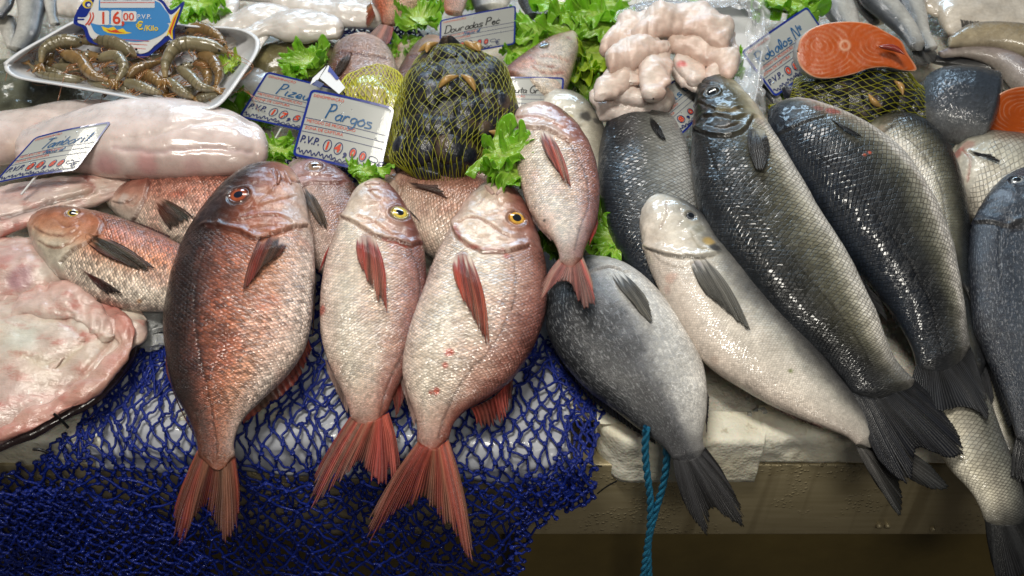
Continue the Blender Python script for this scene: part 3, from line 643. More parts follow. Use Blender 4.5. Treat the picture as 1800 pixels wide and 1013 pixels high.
fish('pink_bream', 'pink bream with open mouth and long red fin, third in the front row', 'fish',
 [(886,322,852,324),(903,332,835,341),(920,354,815,362),(937,386,795,394),(949,422,778,427),(958,460,762,462),(963,502,747,502),(960,545,733,541),(947,590,720,580),(926,630,711,618),(898,668,707,654),(862,697,715,690),(825,718,727,722),(800,742,733,749),(789,770,733,775)],
 (.072,.078,.076,.07,.062,.05,.04), 'pink', rows=23, group=GRP, headtint=(.98,.92,.9),
 gill=[(790,385),(800,412),(822,430),(850,443),(880,444),(903,440),(930,432)],
 lines=[([(806,390),(825,382),(845,385),(868,400),(895,416)],.0012,.0014,.0012,(.40,.22,.18)),([(800,400),(815,425),(850,438),(885,440)],.0022,.0012,0,(.35,.05,.04)),([(858,330),(850,348),(838,360)],.0010,.0010,0,(.5,.3,.25)),([(880,332),(872,350),(880,362)],.001,.001,0,(.5,.33,.28)),([(826,372),(850,380),(875,376)],.001,.0008,.0004,(.5,.32,.27))],
 lips=[([(853,326),(860,333),(868,343)],.0032,(.56,.38,.33)),([(888,326),(882,334),(872,343)],.0030,(.58,.42,.38))],
 lateral=[(900,450),(906,480),(903,525),(887,570),(860,616),(825,653),(800,692),(780,735),(770,770)],
 eyes=[((908,385,16.5),dict(iris=(.70,.40,.07),iris2=(.38,.16,.04),pr=.44))],
 spots=[(790,620,9,(.55,.09,.05),.9),(782,642,7,(.55,.10,.06),.8),(767,688,8,(.55,.09,.05),.9),(757,690,5,(.55,.1,.06),.8),(890,450,8,(.45,.06,.04),.7),(812,452,13,(.26,.10,.10),.5),(940,420,26,(.38,.2,.17),.5),(740,620,20,(.6,.45,.35),.35)],
 fins=[dict(n='pectoral_fin',root=[(792,455),(812,458),(831,449)],tip=[(803,505),(822,545),(842,582),(861,613)],on=True,c0=(.55,.09,.05),c1=(.80,.27,.16),rays=14,jag=.12,off=.004,al=(1,.8)),
  dict(n='tail_fin',root=[(733,775),(762,790),(790,772)],tip=[(646,915),(641,962),(668,930),(700,905),(728,886),(745,878),(760,898),(785,930),(805,955),(828,1000),(830,950)],h=(.04,.012),c0=(.74,.17,.10),c1=(.60,.18,.13),rays=32,jag=.13,al=(1,.76)),
  dict(n='lower_jaw',root=[(857,330),(868,338)],tip=[(862,314),(876,317)],h=(.082,.084),c0=(.62,.42,.37),rays=1,jag=0,al=(1,1)),
  dict(n='pelvic_fin',root=[(762,465),(740,545)],tip=[(755,470),(730,560)],h=(.05,.045),c0=(.6,.3,.25),rays=6,al=(1,.9)),
  dict(n='dorsal_fin',root=[(906,655),(872,695),(828,718)],tip=[(900,705),(890,735),(842,757)],h=(.045,.028),c0=(.55,.10,.07),c1=(.60,.18,.14),rays=9,jag=.38,al=(1,.9)),
  dict(n='anal_fin',root=[(708,650),(730,735)],tip=[(704,675),(728,750)],h=(.044,.04),c0=(.62,.4,.35),rays=8,al=(1,.9))])
fish('gilthead_bream', 'slate grey bream hanging over the foam box above the blue rope', 'fish',
 [(1008,467,1052,456),(978,498,1092,468),(959,540,1131,492),(961,580,1166,525),(978,615,1196,560),(1003,650,1220,602),(1035,685,1236,645),(1075,715,1243,690),(1115,745,1241,728),(1148,770,1236,755),(1170,790,1234,773),(1182,806,1238,788)],
 (.052,.058,.056,.05,.042,.032), 'grey', rows=40, group=GRG, head=.10, ratio=(.6,.46,.42,.40,.38,.36),
 lines=[([(1010,495),(1040,478),(1075,470),(1100,480)],.0014,.0012,.0012,(.12,.11,.10))],
 fins=[dict(n='pectoral_fin',root=[(1073,482),(1086,486),(1098,478)],tip=[(1112,530),(1130,556),(1149,570),(1140,532)],on=True,c0=(.10,.10,.10),c1=(.34,.32,.27),rays=12,jag=.05,off=.003,al=(1,.92)),
  dict(n='tail_fin',root=[(1182,803),(1212,808),(1240,786)],tip=[(1200,880),(1218,912),(1243,942),(1247,905),(1256,896),(1282,915),(1307,926),(1300,885),(1272,832)],h=(.032,.006),c0=(.09,.09,.10),c1=BLK2,rays=28,jag=.06,al=(1,.95)),
  dict(n='anal_fin',root=[(1242,680),(1240,740)],tip=[(1247,700),(1242,762)],h=(.032,.028),c0=(.12,.10,.11),rays=6,al=(1,.95)),
  dict(n='dorsal_fin',root=[(985,622),(1060,705),(1150,770)],tip=[(985,640),(1050,712),(1152,782)],h=(.03,.022),c0=(.08,.08,.08),rays=20,al=(1,.9))])
fish('gilthead_bream', 'white bellied bream with gold and black cheek mark beside the grey bream', 'fish',
 [(1166,349,1131,358),(1195,361,1124,384),(1222,375,1126,415),(1248,400,1135,446),(1272,430,1148,480),(1302,465,1168,520),(1330,500,1190,560),(1357,530,1214,598),(1387,565,1243,635),(1420,600,1290,670),(1450,635,1345,703),(1478,670,1400,730),(1502,700,1450,752),(1522,730,1488,768),(1536,755,1505,782)],
 (.075,.078,.075,.068,.06,.05,.042), 'pale', rows=26, group=GRG, mat=MS['pearl'], ratio=(.9,.62,.58,.52,.45,.40), headtint=(1.0,1,.98),
 gill=[(1134,436),(1152,443),(1180,450),(1205,452),(1232,452),(1255,448)],
 lines=[([(1170,355),(1172,378),(1160,400)],.0012,.0010,.0006,(.5,.42,.38)),([(1215,410),(1225,430),(1245,442)],.0016,.0012,.0008,(.25,.22,.15)),([(1195,365),(1200,380),(1192,395)],.001,.001,0,(.4,.36,.33)),([(1142,440),(1165,462),(1200,470),(1222,462)],.001,.0006,.0006,(.56,.5,.45))],
 eyes=[((1214,380,10),dict(iris=(.10,.11,.13),iris2=(.06,.06,.07),pr=.5))],
 spots=[(1245,425,13,(.50,.33,.08),.75),(1256,436,13,(.03,.03,.03),.95),(1228,402,12,(.24,.23,.18),.7),(1205,392,14,(.34,.33,.28),.6),(1190,365,16,(.3,.29,.26),.4),(1180,490,12,(.66,.42,.34),.6),(1172,510,10,(.62,.40,.33),.5),(1227,465,10,(.35,.33,.38),.6),(1255,635,10,(.5,.35,.27),.4),(1390,652,4,(.15,.2,.03),.8)],
 fins=[dict(n='pectoral_fin',root=[(1210,458),(1225,462),(1243,452)],tip=[(1240,515),(1268,540),(1296,565),(1321,585)],on=True,c0=(.42,.40,.36),c1=(.16,.155,.13),rays=14,jag=.05,off=.003,al=(1,.85)),
  dict(n='tail_fin',root=[(1503,782),(1522,788),(1538,757)],tip=[(1548,862),(1582,908),(1586,872),(1582,838),(1612,850),(1648,864),(1671,862),(1640,822)],h=(.035,.012),c0=(.20,.19,.18),c1=(.055,.06,.065),rays=20,jag=.04,al=(1,.9)),
  dict(n='anal_fin',root=[(1285,668),(1380,722),(1440,748)],tip=[(1300,682),(1385,731),(1448,755)],h=(.05,.044),c0=(.45,.27,.23),rays=14,al=(1,.9))])
fish('sea_bass', 'largest sea bass with pointed snout, leftmost of the dark scaly ones', 'fish',
 [(1229,139,1262,133),(1223,165,1291,150),(1219,200,1313,176),(1216,240,1337,206),(1217,285,1360,242),(1222,330,1383,281),(1235,375,1407,322),(1256,420,1432,366),(1286,465,1461,410),(1318,510,1490,455),(1354,550,1515,505),(1391,585,1538,550),(1427,615,1556,595),(1460,643,1571,628),(1482,668,1587,650),(1497,692,1606,668)],
 (.095,.10,.10,.095,.085,.075,.062,.05), 'bass', rows=18, bulge=.9, group=GRB, ratio=(.8,.68,.60,.55,.5,.42), headtint=(.75,.72,.62), lump=.0015,
 gill=[(1221,228),(1240,236),(1265,240),(1290,238),(1310,228),(1325,205)],
 lines=[([(1226,178),(1250,190),(1275,196),(1300,190)],.0014,.0012,.0012,(.05,.04,.03)),([(1235,205),(1262,203),(1290,208),(1308,204)],.002,.0016,.0012,(.03,.025,.02)),([(1232,145),(1245,148),(1262,150)],.001,.001,0,(.05,.05,.05)),([(1240,220),(1270,226),(1300,218)],.002,.001,0,(.02,.018,.015))],
 lateral=[(1245,260),(1262,310),(1290,345),(1318,372),(1357,412),(1397,458),(1437,505),(1476,552),(1510,600),(1535,645)],
 eyes=[((1251,163,11),dict(iris=(.10,.11,.12),iris2=(.20,.21,.22),pr=.62,squash=.4))],
 spots=[(1262,222,16,(.03,.025,.02),.85),(1290,222,14,(.04,.03,.02),.8),(1270,190,14,(.22,.19,.10),.6),(1290,195,12,(.25,.2,.12),.6),(1320,228,12,(.05,.045,.04),.7),(1335,215,10,(.45,.4,.36),.6)],
 fins=[dict(n='pectoral_fin',root=[(1312,228),(1328,232),(1346,230)],tip=[(1318,272),(1329,297),(1342,300),(1354,265)],on=True,c0=(.07,.065,.06),c1=(.05,.045,.04),rays=12,jag=.04,off=.004,al=(1,.96)),
  dict(n='pelvic_fin',root=[(1380,272),(1394,292)],tip=[(1408,305),(1416,322)],h=(.095,.085),c0=(.22,.18,.15),rays=5,al=(1,.95)),
  dict(n='tail_fin',root=[(1495,690),(1550,700),(1604,664)],tip=[(1545,812),(1588,850),(1603,849),(1606,815),(1613,790),(1640,796),(1668,806),(1693,801),(1688,770),(1650,712)],h=(.055,.04),c0=(.035,.038,.045),c1=(.018,.02,.03),rays=34,jag=.03,al=(1,1)),
  dict(n='anal_fin',root=[(1515,490),(1532,540)],tip=[(1552,528),(1562,567)],h=(.065,.055),c0=(.05,.05,.055),rays=8,al=(1,.97)),
  dict(n='dorsal_fin',root=[(1290,480),(1345,545),(1400,600)],tip=[(1295,520),(1345,582),(1404,616)],h=(.06,.045),c0=(.03,.032,.035),rays=14,al=(1,.97))])
fish('sea_bass', 'sea bass with bluish head, lying just right of the largest one', 'fish',
 [(1350,208,1364,190),(1350,232,1402,187),(1364,262,1442,196),(1386,300,1483,213),(1417,340,1527,236),(1450,385,1570,269),(1480,428,1607,312),(1514,472,1641,366),(1545,510,1668,425),(1573,550,1681,480),(1594,588,1692,532),(1607,620,1698,577),(1613,645,1704,610)],
 (.082,.09,.09,.085,.075,.065,.052,.045), 'bass_dark', rows=18, bulge=.9, group=GRB, ratio=(.8,.68,.60,.55,.5,.42), headtint=(.9,.9,.95), head=.12,
 lines=[([(1362,240),(1395,225),(1425,212),(1450,205)],.0014,.001,.001,(.03,.03,.03))],
 lateral=[(1420,262),(1470,300),(1520,352),(1565,410),(1605,470),(1635,530),(1650,590),(1657,620)],
 spots=[(1528,268,4,(.5,.08,.04),.9),(1520,272,4,(.5,.12,.06),.8),(1462,195,14,(.30,.08,.07),.8),(1440,190,10,(.3,.1,.09),.6)],
 fins=[dict(n='pectoral_fin',root=[(1462,208),(1470,218)],tip=[(1505,238),(1516,241)],on=True,c0=BLK,rays=7,jag=.04,off=.003,al=(1,.97)),
  dict(n='tail_fin',root=[(1612,640),(1660,650),(1706,610)],tip=[(1602,668),(1620,698),(1650,723),(1690,717),(1715,722),(1737,738),(1735,700),(1718,645)],h=(.047,.045),c0=(.035,.037,.042),c1=BLK,rays=30,jag=.03,al=(1,1)),
  dict(n='anal_fin',root=[(1676,452),(1690,500)],tip=[(1702,495),(1706,528)],h=(.06,.055),c0=(.09,.09,.09),rays=7,al=(1,.96)),
  dict(n='dorsal_fin',root=[(1486,430),(1540,505),(1580,560)],tip=[(1488,455),(1540,520),(1580,576)],h=(.06,.05),c0=BLK,rays=12,al=(1,.97))])
fish('sea_bass', 'sea bass with blue sheen along its back, behind the bluish headed one', 'fish',
 [(1533,217,1520,236),(1560,213,1530,262),(1595,217,1548,290),(1630,236,1575,320),(1662,270,1600,350),(1684,320,1615,385),(1697,370,1625,420),(1702,430,1632,460),(1704,490,1640,505),(1712,550,1655,560),(1724,600,1680,612),(1733,640,1697,650)],
 (.05,.058,.056,.05,.045,.038), 'bass', rows=15, group=GRB, head=.08, ratio=(.85,.75,.70,.66,.55,.45),
 lines=[([(1535,250),(1548,235),(1570,222)],.002,.001,.001,(.03,.03,.03))], lateral=[(1590,240),(1625,275),(1650,320),(1662,380),(1668,450),(1680,540)],
 spots=[(1545,232,14,(.30,.24,.18),.7)],
 fins=[dict(n='dorsal_fin',root=[(1700,520),(1718,580)],tip=[(1722,575),(1732,640)],h=(.045,.035),c0=BLK,rays=8,al=(1,.98)),
  dict(n='tail_fin',root=[(1696,650),(1733,640)],tip=[(1715,715),(1735,725),(1748,705)],h=(.035,.03),c0=BLK,rays=12,al=(1,.98))])
fish('sea_bass', 'sea bass hanging by the lower right corner, its scaly rear under a fanned tail', 'fish',
 [(1712,650,1640,700),(1735,700,1638,745),(1752,745,1648,783),(1770,790,1672,822),(1786,830,1702,855),(1798,868,1722,888),(1806,905,1732,916)],
 (.02,.02,.015,.006,-.005), 'bass', rows=12, group=GRB, head=-.1, ratio=(.5,.5,.5,.48,.45,.42), pal=[(-1,(.70,.66,.55)),(-.6,(.62,.58,.46)),(-.2,(.36,.34,.28)),(.3,(.20,.20,.17)),(1,(.06,.065,.07))],
 fins=[dict(n='tail_fin',root=[(1731,912),(1770,922),(1808,902)],tip=[(1742,985),(1760,1030),(1785,1022),(1800,1015),(1830,1035),(1845,1010),(1840,960)],h=(-.003,-.03),c0=(.04,.042,.045),c1=BLK,rays=30,jag=.04,al=(1,1))])
fish('sea_bass', 'narrow scaly rear of a sea bass wedged at the right edge of the box', 'fish',
 [(1755,560,1690,575),(1760,605,1698,620),(1768,650,1712,665),(1776,695,1730,710),(1788,740,1748,755),(1798,780,1768,795)],
 (.02,.02,.018,.012), 'bass', rows=11, group=GRB, head=-.1, ratio=(.5,.5,.48,.45),
 fins=[dict(n='tail_fin',root=[(1767,795),(1799,780)],tip=[(1780,860),(1805,880),(1825,850)],h=(.012,-.005),c0=BLK,rays=12,al=(1,1))])
fish('gilthead_bream', 'bluish black bream cut off by the right edge of the picture', 'fish',
 [(1803,283,1828,288),(1768,308,1865,320),(1732,348,1893,368),(1709,395,1907,420),(1704,440,1912,480),(1706,510,1909,540),(1713,570,1902,600),(1731,620,1890,650),(1754,670,1880,700),(1774,725,1865,740),(1787,770,1850,775)],
 (.06,.066,.064,.056,.046,.036), 'blue', rows=44, group=GRG, ratio=(.6,.48,.44,.40,.38,.36), pal=[(-1,(.55,.55,.55)),(0,(.085,.095,.11)),(.4,(.035,.045,.062)),(.75,(.010,.016,.028)),(1,(.005,.007,.014))],
 gill=[(1715,392),(1745,392),(1775,398),(1798,388)], lines=[([(1768,390),(1790,400),(1810,400)],.006,.002,0,(.03,.03,.035))], lateral=[(1760,400),(1755,430),(1757,465),(1760,490)],
 eyes=[((1788,317,11),dict(iris=(.28,.30,.32),iris2=(.10,.11,.12),pr=.45,squash=.4))],
 spots=[(1780,395,16,(.03,.03,.035),.9),(1765,345,20,(.2,.22,.26),.4)],
 fins=[dict(n='tail_fin',root=[(1786,772),(1850,775)],tip=[(1776,840),(1790,850),(1830,860)],h=(.035,.02),c0=BLK,rays=14,al=(1,.98)),
  dict(n='dorsal_fin',root=[(1712,570),(1750,665),(1780,745)],tip=[(1718,600),(1746,680),(1772,752)],h=(.045,.035),c0=BLK,rays=16,al=(1,.98))])
fish('gilthead_bream', 'small pale bream with dark fin below the orange cut salmon', 'fish',
 [(1684,258,1671,285),(1712,246,1680,322),(1752,243,1705,362),(1800,252,1740,395),(1850,285,1790,430),(1890,330,1840,460)],
 (.036,.04,.038,.034), 'silver', rows=17, group=GRG, ratio=(.7,.5,.45,.42), pal=[(-1,(.62,.58,.50)),(0,(.48,.46,.38)),(.6,(.22,.21,.18)),(1,(.08,.08,.09))], mat=MS['bass'],
 head=.22, lines=[([(1690,262),(1705,280),(1700,320)],.0014,.001,.001,(.3,.12,.1))], spots=[(1682,272,14,(.45,.16,.14),.8),(1700,255,12,(.4,.2,.18),.6)],
 fins=[dict(n='pectoral_fin',root=[(1703,262),(1712,274)],tip=[(1745,272),(1762,287)],on=True,c0=BLK2,rays=8,off=.003,al=(1,.97))])
fish('sea_bass', 'plump steel grey fish with head hidden behind the tilted price card', 'fish',
 [(1101,182,1138,183),(1076,200,1166,200),(1060,235,1191,228),(1051,277,1208,265),(1052,322,1217,310),(1060,372,1223,355),(1075,420,1232,400),(1098,462,1245,440),(1125,495,1258,478),(1160,530,1275,515)],
 (.052,.06,.06,.052,.045), 'silver', rows=16, group=GRB, ratio=(.8,.62,.58,.55,.5), mat=MS['bass'], head=.10, pal=[(-1,(.50,.50,.49)),(-.6,(.30,.30,.28)),(-.1,(.15,.155,.145)),(.3,(.045,.048,.052)),(.65,(.012,.015,.02)),(1,(.02,.025,.035))],
 fins=[dict(n='pectoral_fin',root=[(1140,212),(1148,208)],tip=[(1160,243),(1172,249)],on=True,c0=BLK,rays=6,off=.003,al=(1,.97))],
 lines=[([(1075,205),(1105,195),(1140,195)],.0014,.001,.0012,(.08,.08,.09))])
# ------------------------------------------------------------------ second row
fish('pink_bream', 'small pink bream whose tail lies across the slate grey one', 'fish',
 [(945,187,925,190),(976,193,906,205),(1003,210,901,240),(1025,235,905,277),(1041,265,912,312),(1050,300,922,347),(1055,340,935,376),(1051,380,953,402),(1041,410,970,420),(1029,435,981,441),(1023,455,985,460)],
 (.088,.095,.10,.102,.102,.102), 'pink', rows=18, group=GRP, headtint=(.95,.88,.9),
 gill=[(905,222),(930,225),(960,228),(985,240),(1000,248)], lines=[([(908,206),(935,205),(962,212),(990,225)],.0011,.0012,.001,(.38,.15,.12))],
 lateral=[(1000,250),(1020,285),(1033,325),(1033,365),(1020,400),(1010,440)], spots=[(940,200,20,(.6,.45,.5),.4),(957,388,3,(.03,.03,.03),.9)],
 fins=[dict(n='pectoral_fin',root=[(946,236),(958,238),(972,237)],tip=[(972,288),(985,310),(998,328),(1008,340)],on=True,c0=(.60,.18,.12),c1=(.70,.20,.13),rays=12,jag=.12,off=.004,al=(1,.8)),
  dict(n='tail_fin',root=[(982,455),(1005,462),(1025,452)],tip=[(953,498),(950,530),(968,508),(988,496),(1004,503),(1024,542),(1045,538),(1042,500)],h=(.102,.103),c0=(.72,.30,.23),c1=(.66,.26,.20),rays=22,jag=.10,al=(1,.75)),
  dict(n='dorsal_fin',root=[(1054,345),(1036,420)],tip=[(1052,400),(1036,432)],h=(.10,.10),c0=(.5,.08,.06),rays=7,al=(1,.95)),
  dict(n='anal_fin',root=[(935,372),(970,418)],tip=[(938,392),(968,425)],h=(.10,.10),c0=(.5,.3,.26),rays=7,al=(1,.9))])
fish('pink_bream', 'pale pink belly of a bream wedged beside the large mussel bag', 'fish',
 [(915,196,880,204),(928,225,850,232),(925,260,833,266),(905,290,826,292),(880,318,822,312)],
 (.05,.05,.045), 'pink', rows=16, group=GRP, head=-.1, ratio=(.5,.5,.5), pal=[(-1,(.66,.45,.42)),(0,(.68,.55,.50)),(1,(.6,.4,.36))],
 spots=[(840,300,9,(.5,.14,.12),.7),(850,270,12,(.55,.2,.18),.5)], lines=[([(872,212),(900,225),(920,235)],.001,.001,.001,(.45,.2,.2))])
fish('gilthead_bream', 'white cheeked gilthead head poking up behind the small pink bream', 'fish',
 [(985,163,955,178),(1018,174,950,205),(1045,198,958,245),(1062,232,972,285),(1068,280,990,325),(1072,340,1010,380)],
 (.06,.06,.05,.04), 'pale', rows=20, group=GRG, head=.45, ratio=(.8,.6,.5,.5), pal=[(-1,(.7,.64,.55)),(0,(.62,.58,.48)),(.5,(.26,.24,.19)),(1,(.07,.07,.07))],
 spots=[(1030,205,14,(.03,.03,.03),.9),(1000,205,9,(.55,.42,.12),.6),(1048,212,9,(.03,.03,.03),.8)], lines=[([(960,200),(990,205),(1020,222)],.0013,.0012,.001,(.12,.1,.08))])
fish('pink_bream', 'greyish pink bream behind, between the dark snapper and its pale neighbour', 'fish',
 [(542,286,506,298),(580,293,500,335),(612,314,508,380),(633,345,525,425),(640,390,548,460),(638,440,572,485)],
 (.04,.044,.044,.04), 'rose', rows=21, group=GRP, ratio=(.75,.52,.46,.45), headtint=(.95,.9,1.05), gill=[(512,345),(535,325),(560,322),(600,322)],
 lines=[([(515,312),(545,308),(580,310)],.0012,.001,.001,(.3,.15,.13))],
 eyes=[((553,294,13),dict(iris=(.30,.2,.14),iris2=(.22,.13,.10),pr=.35,squash=.5))],
 fins=[dict(n='pectoral_fin',root=[(530,335),(545,333)],tip=[(560,392),(572,402),(578,400)],on=True,c0=(.12,.085,.06),c1=(.25,.17,.12),rays=9,off=.003,al=(1,.95))])
fish('pink_bream', 'brownish pink bream lying crosswise behind the two pale ones', 'fish',
 [(688,302,672,322),(722,299,690,358),(762,299,712,400),(803,304,750,440),(840,318,800,465),(880,350,850,480)],
 (.036,.04,.038,.034), 'rose', rows=21, group=GRP, head=.18, ratio=(.75,.5,.45,.42), pal=[(-1,(.66,.54,.44)),(-.3,(.52,.34,.26)),(.3,(.36,.18,.13)),(1,(.22,.1,.08))], lines=[([(690,312),(705,330),(702,352)],.0012,.001,.001,(.3,.15,.1))],
 fins=[dict(n='pectoral_fin',root=[(718,318),(722,330)],tip=[(770,325),(789,350)],on=True,c0=(.14,.07,.06),c1=(.20,.10,.08),rays=10,off=.003,al=(1,.95)),
  dict(n='pelvic_fin',root=[(700,350),(706,362)],tip=[(728,378),(739,390)],h=(.062,.062),c0=(.06,.05,.05),rays=6,al=(1,.97))])
fish('red_snapper', 'orange scaled snapper pointing left above the flat pink flesh', 'fish',
 [(62,381,50,404),(88,374,64,442),(122,371,94,480),(162,377,130,503),(207,387,172,525),(252,404,220,540),(292,421,268,543),(340,445,325,545),(380,460,370,540)],
 (.05,.056,.056,.05,.04), 'orange', rows=22, group='snappers on the left', ratio=(.75,.55,.5,.46,.42), headtint=(1.0,1.05,1.0),
 gill=[(165,378),(180,392),(172,412),(150,430),(128,440),(108,460)], lines=[([(60,400),(85,412),(110,415),(135,405)],.0012,.001,.001,(.25,.1,.07)),([(68,424),(95,436),(120,430),(140,415)],.0012,.0012,.001,(.32,.14,.09)),([(95,384),(115,398),(140,395)],.001,.0009,0,(.3,.12,.08))],
 eyes=[((128,376,10),dict(iris=(.45,.3,.04),iris2=(.2,.1,.03),pr=.5,squash=.5))],
 spots=[(90,395,14,(.5,.26,.17),.4),(245,530,5,(.4,.2,.08),.7)],
 fins=[dict(n='pectoral_fin',root=[(153,430),(160,417),(174,413)],tip=[(215,462),(245,474),(277,476)],on=True,c0=(.17,.085,.05),c1=(.15,.07,.045),rays=12,off=.003,al=(1,.96)),
  dict(n='pelvic_fin',root=[(143,468),(150,482)],tip=[(190,518),(216,516)],on=True,c0=(.30,.12,.09),c1=(.05,.04,.04),rays=8,off=.003,al=(1,.96)),
  dict(n='dorsal_fin',root=[(190,384),(250,404),(295,422)],tip=[(200,378),(256,396),(300,415)],h=(.055,.055),c0=(.14,.05,.04),rays=16,al=(1,.95))])
fish('red_snapper', 'rose brown snapper lying behind the orange scaled one', 'fish',
 [(205,340,190,362),(238,324,214,386),(282,315,262,408),(342,311,322,430),(410,314,392,445),(470,325,450,450)],
 (.034,.038,.038,.034), 'orange', rows=22, group='snappers on the left', ratio=(.75,.52,.47,.45), pal=[(-1,(.66,.55,.47)),(-.5,(.6,.42,.34)),(0,(.46,.22,.16)),(.6,(.30,.11,.08)),(1,(.16,.07,.06))],
 gill=[(262,318),(256,345),(245,370),(235,388)], lines=[([(200,355),(220,358),(240,345)],.0012,.001,.001,(.2,.1,.08)),([(215,352),(232,362),(248,350)],.001,.001,.001,(.4,.2,.15))], spots=[(215,350,10,(.65,.6,.56),.5)],
 fins=[dict(n='pectoral_fin',root=[(274,362),(284,345)],tip=[(300,405),(325,392),(343,384)],on=True,c0=(.24,.08,.05),c1=(.10,.07,.05),rays=12,off=.003,al=(1,.92))])
# ------------------------------------------------------------------ blue net
M_NET = mat_plain('blue_nylon', (.004, .018, .21), .45, coat=.2, bump=.5, bs=700, var=.35, vs=60)
def inside(p, poly):
    x, y = p[..., 0], p[..., 1]; r = np.zeros(x.shape, bool); n = len(poly)
    for i in range(n):
        (x1, y1), (x2, y2) = poly[i], poly[(i+1) % n]
        c = ((y1 > y) != (y2 > y)) & (x < (x2-x1)*(y-y1)/((y2-y1) or 1e-9)+x1); r ^= c
    return r
def net_layer(mb, x0, x1, q0, q1, cw, ch, amp, off, seed, poly, r=.0015, fold=0., shear=0.):
    rng = np.random.default_rng(seed); na = int((x1-x0)/cw); nb = int((q1-q0)/(ch/2))
    I, J = np.meshgrid(np.arange(na), np.arange(nb), indexing='ij')
    x = x0+(I+.5*(J % 2))*cw; q = q0+J*ch/2
    nzv = np.stack([x*9, q*9, 0*x+seed], -1)
    x = x+amp*fbm(nzv, 3, seed)+rng.uniform(-.2, .2, x.shape)*cw+shear*q+fold*np.sin(q*10+x*3+seed)*.3
    q = q+amp*.8*fbm(nzv, 3, seed+5)+rng.uniform(-.17, .17, x.shape)*ch
    of = off+.004*np.abs(fbm(np.stack([x*25, q*25, 0*x], -1), 2, seed+8))+fold*sm(q, .05, .3)*np.abs(np.sin(x*26+q*5+seed))*.5
    K = drape(x, q, of); px = proj(K); ok = inside(px, poly)
    for i in range(na):
        for j in range(nb-1):
            if not ok[i, j]: continue
            v, f = tube([K[i, j]+[0, 0, .0016], K[i, j]+[0, 0, .0008], K[i, j]-[0, 0, .0008], K[i, j]-[0, 0, .0016]], [r*.4, r*2.1, r*2.1, r*.4], 6); mb.add(v, f)
            for di in ((0, -1) if j % 2 == 0 else (0, 1)):
                i2 = i+di
                if 0 <= i2 < na and ok[i2, j+1]:
                    A, B = K[i, j], K[i2, j+1]; mid = (A+B)/2+rng.normal(0, .0016, 3)+[0, -.0006, -.0010]
                    m2 = (A*3+B)/4*.5+(A+mid)/2*.5+rng.normal(0, .0009, 3); m3 = (A+B*3)/4*.5+(B+mid)/2*.5+rng.normal(0, .0009, 3)
                    p = catmull([A, m2, mid, m3, B], 8); v, f = tube(p, r, 5); mb.add(v, f)
mb = MB()
NP = [(285,575),(235,620),(180,690),(110,765),(60,800),(-40,850),(-40,1060),(905,1060),(915,990),(935,930),(1000,905),(1045,875),(1055,790),(1068,700),(1040,650),(985,590),(900,560),(560,480),(545,440)]
net_layer(mb, -.72, .20, -.36, .36, .0145, .027, .026, .003, 1, NP)
net_layer(mb, -.72, .20, -.36, .02, .030, .046, .040, .006, 31, NP)
net_layer(mb, -.74, .20, .07, .36, .034, .044, .030, .014, 2, NP, fold=.014)
net_layer(mb, .02, .20, -.16, .20, .012, .020, .016, .006, 3, [(960,575),(1000,600),(1068,700),(1056,790),(1045,880),(985,900),(975,800),(1000,700),(965,640)], fold=.006)
net_layer(mb, -.72, -.30, -.33, .08, .012, .022, .010, .004, 4, [(285,590),(235,620),(180,690),(110,765),(30,830),(60,870),(130,830),(200,740),(250,690),(290,640)], shear=-.0)
net_layer(mb, -.74, -.40, .03, .36, .014, .016, .016, .016, 5, [(-40,880),(60,850),(130,870),(145,960),(120,1040),(-40,1040)], fold=.006)
net_layer(mb, -.74, -.30, .06, .40, .014, .020, .022, .026, 6, [(-40,870),(110,850),(330,930),(400,1060),(110,1060),(100,960),(-40,980)], fold=.01)
net_layer(mb, .0, .20, -.02, .36, .014, .020, .020, .016, 7, [(880,820),(1050,800),(1045,880),(940,930),(905,1060),(820,1060),(830,900)], fold=.01)
net = mb.build('fishing_net', M_NET, None, loc=drape(np.array(-.2), np.array(.05))); tag(net, 'knotted dark blue fishing net draped over the counter edge under the fish', 'net')
mb = MB(); rng = np.random.default_rng(4)
xs = np.linspace(float(P((560,0))[0])*1.0, .4, 3)
# patch of the same net showing through at the back
def flat_net(name, pts, h, cell, label, seed, r=.0009):
    c = P(pts, h); lo = proj(c).min(0); x0_, x1_ = c[:, 0].min(), c[:, 0].max(); y0_, y1_ = c[:, 1].min(), c[:, 1].max()
    rng = np.random.default_rng(seed); na, nb = int((x1_-x0_)/cell)+1, int((y1_-y0_)/cell*2)+2; K = {}
    mb = MB()
    for i in range(na):
        for j in range(nb):
            q = np.array([x0_+(i+.5*(j % 2))*cell+rng.uniform(-.2, .2)*cell, y0_+j*cell/2+rng.uniform(-.2, .2)*cell, 0]); q[2] = q[1]*math.tan(SLOPE)+h+rng.uniform(0, .006); K[i, j] = q
    ok = {k: bool(inside(proj(q), pts)) for k, q in K.items()}
    for (i, j), A in K.items():
        for di in ((0, -1) if j % 2 == 0 else (0, 1)):
            B = K.get((i+di, j+1))
            if B is not None and ok[i, j] and ok[i+di, j+1]: v, f = tube(catmull([A, (A+B)/2+rng.normal(0, .0015, 3), B], 6), r, 5); mb.add(v, f)
    return tag(mb.build(name, M_NET, None, loc=c.mean(0)), label, 'net', None)
flat_net('fishing_net', [(585,45),(700,45),(760,60),(750,130),(690,110),(600,85)], .012, .010, 'bit of blue net showing between white fillets and the red tail', 3, .0015)
flat_net('fishing_net', [(440,235),(540,260),(640,300),(620,330),(500,300),(440,300)], .010, .009, 'bit of blue net under the cards beside the green leaves', 5, .0013)
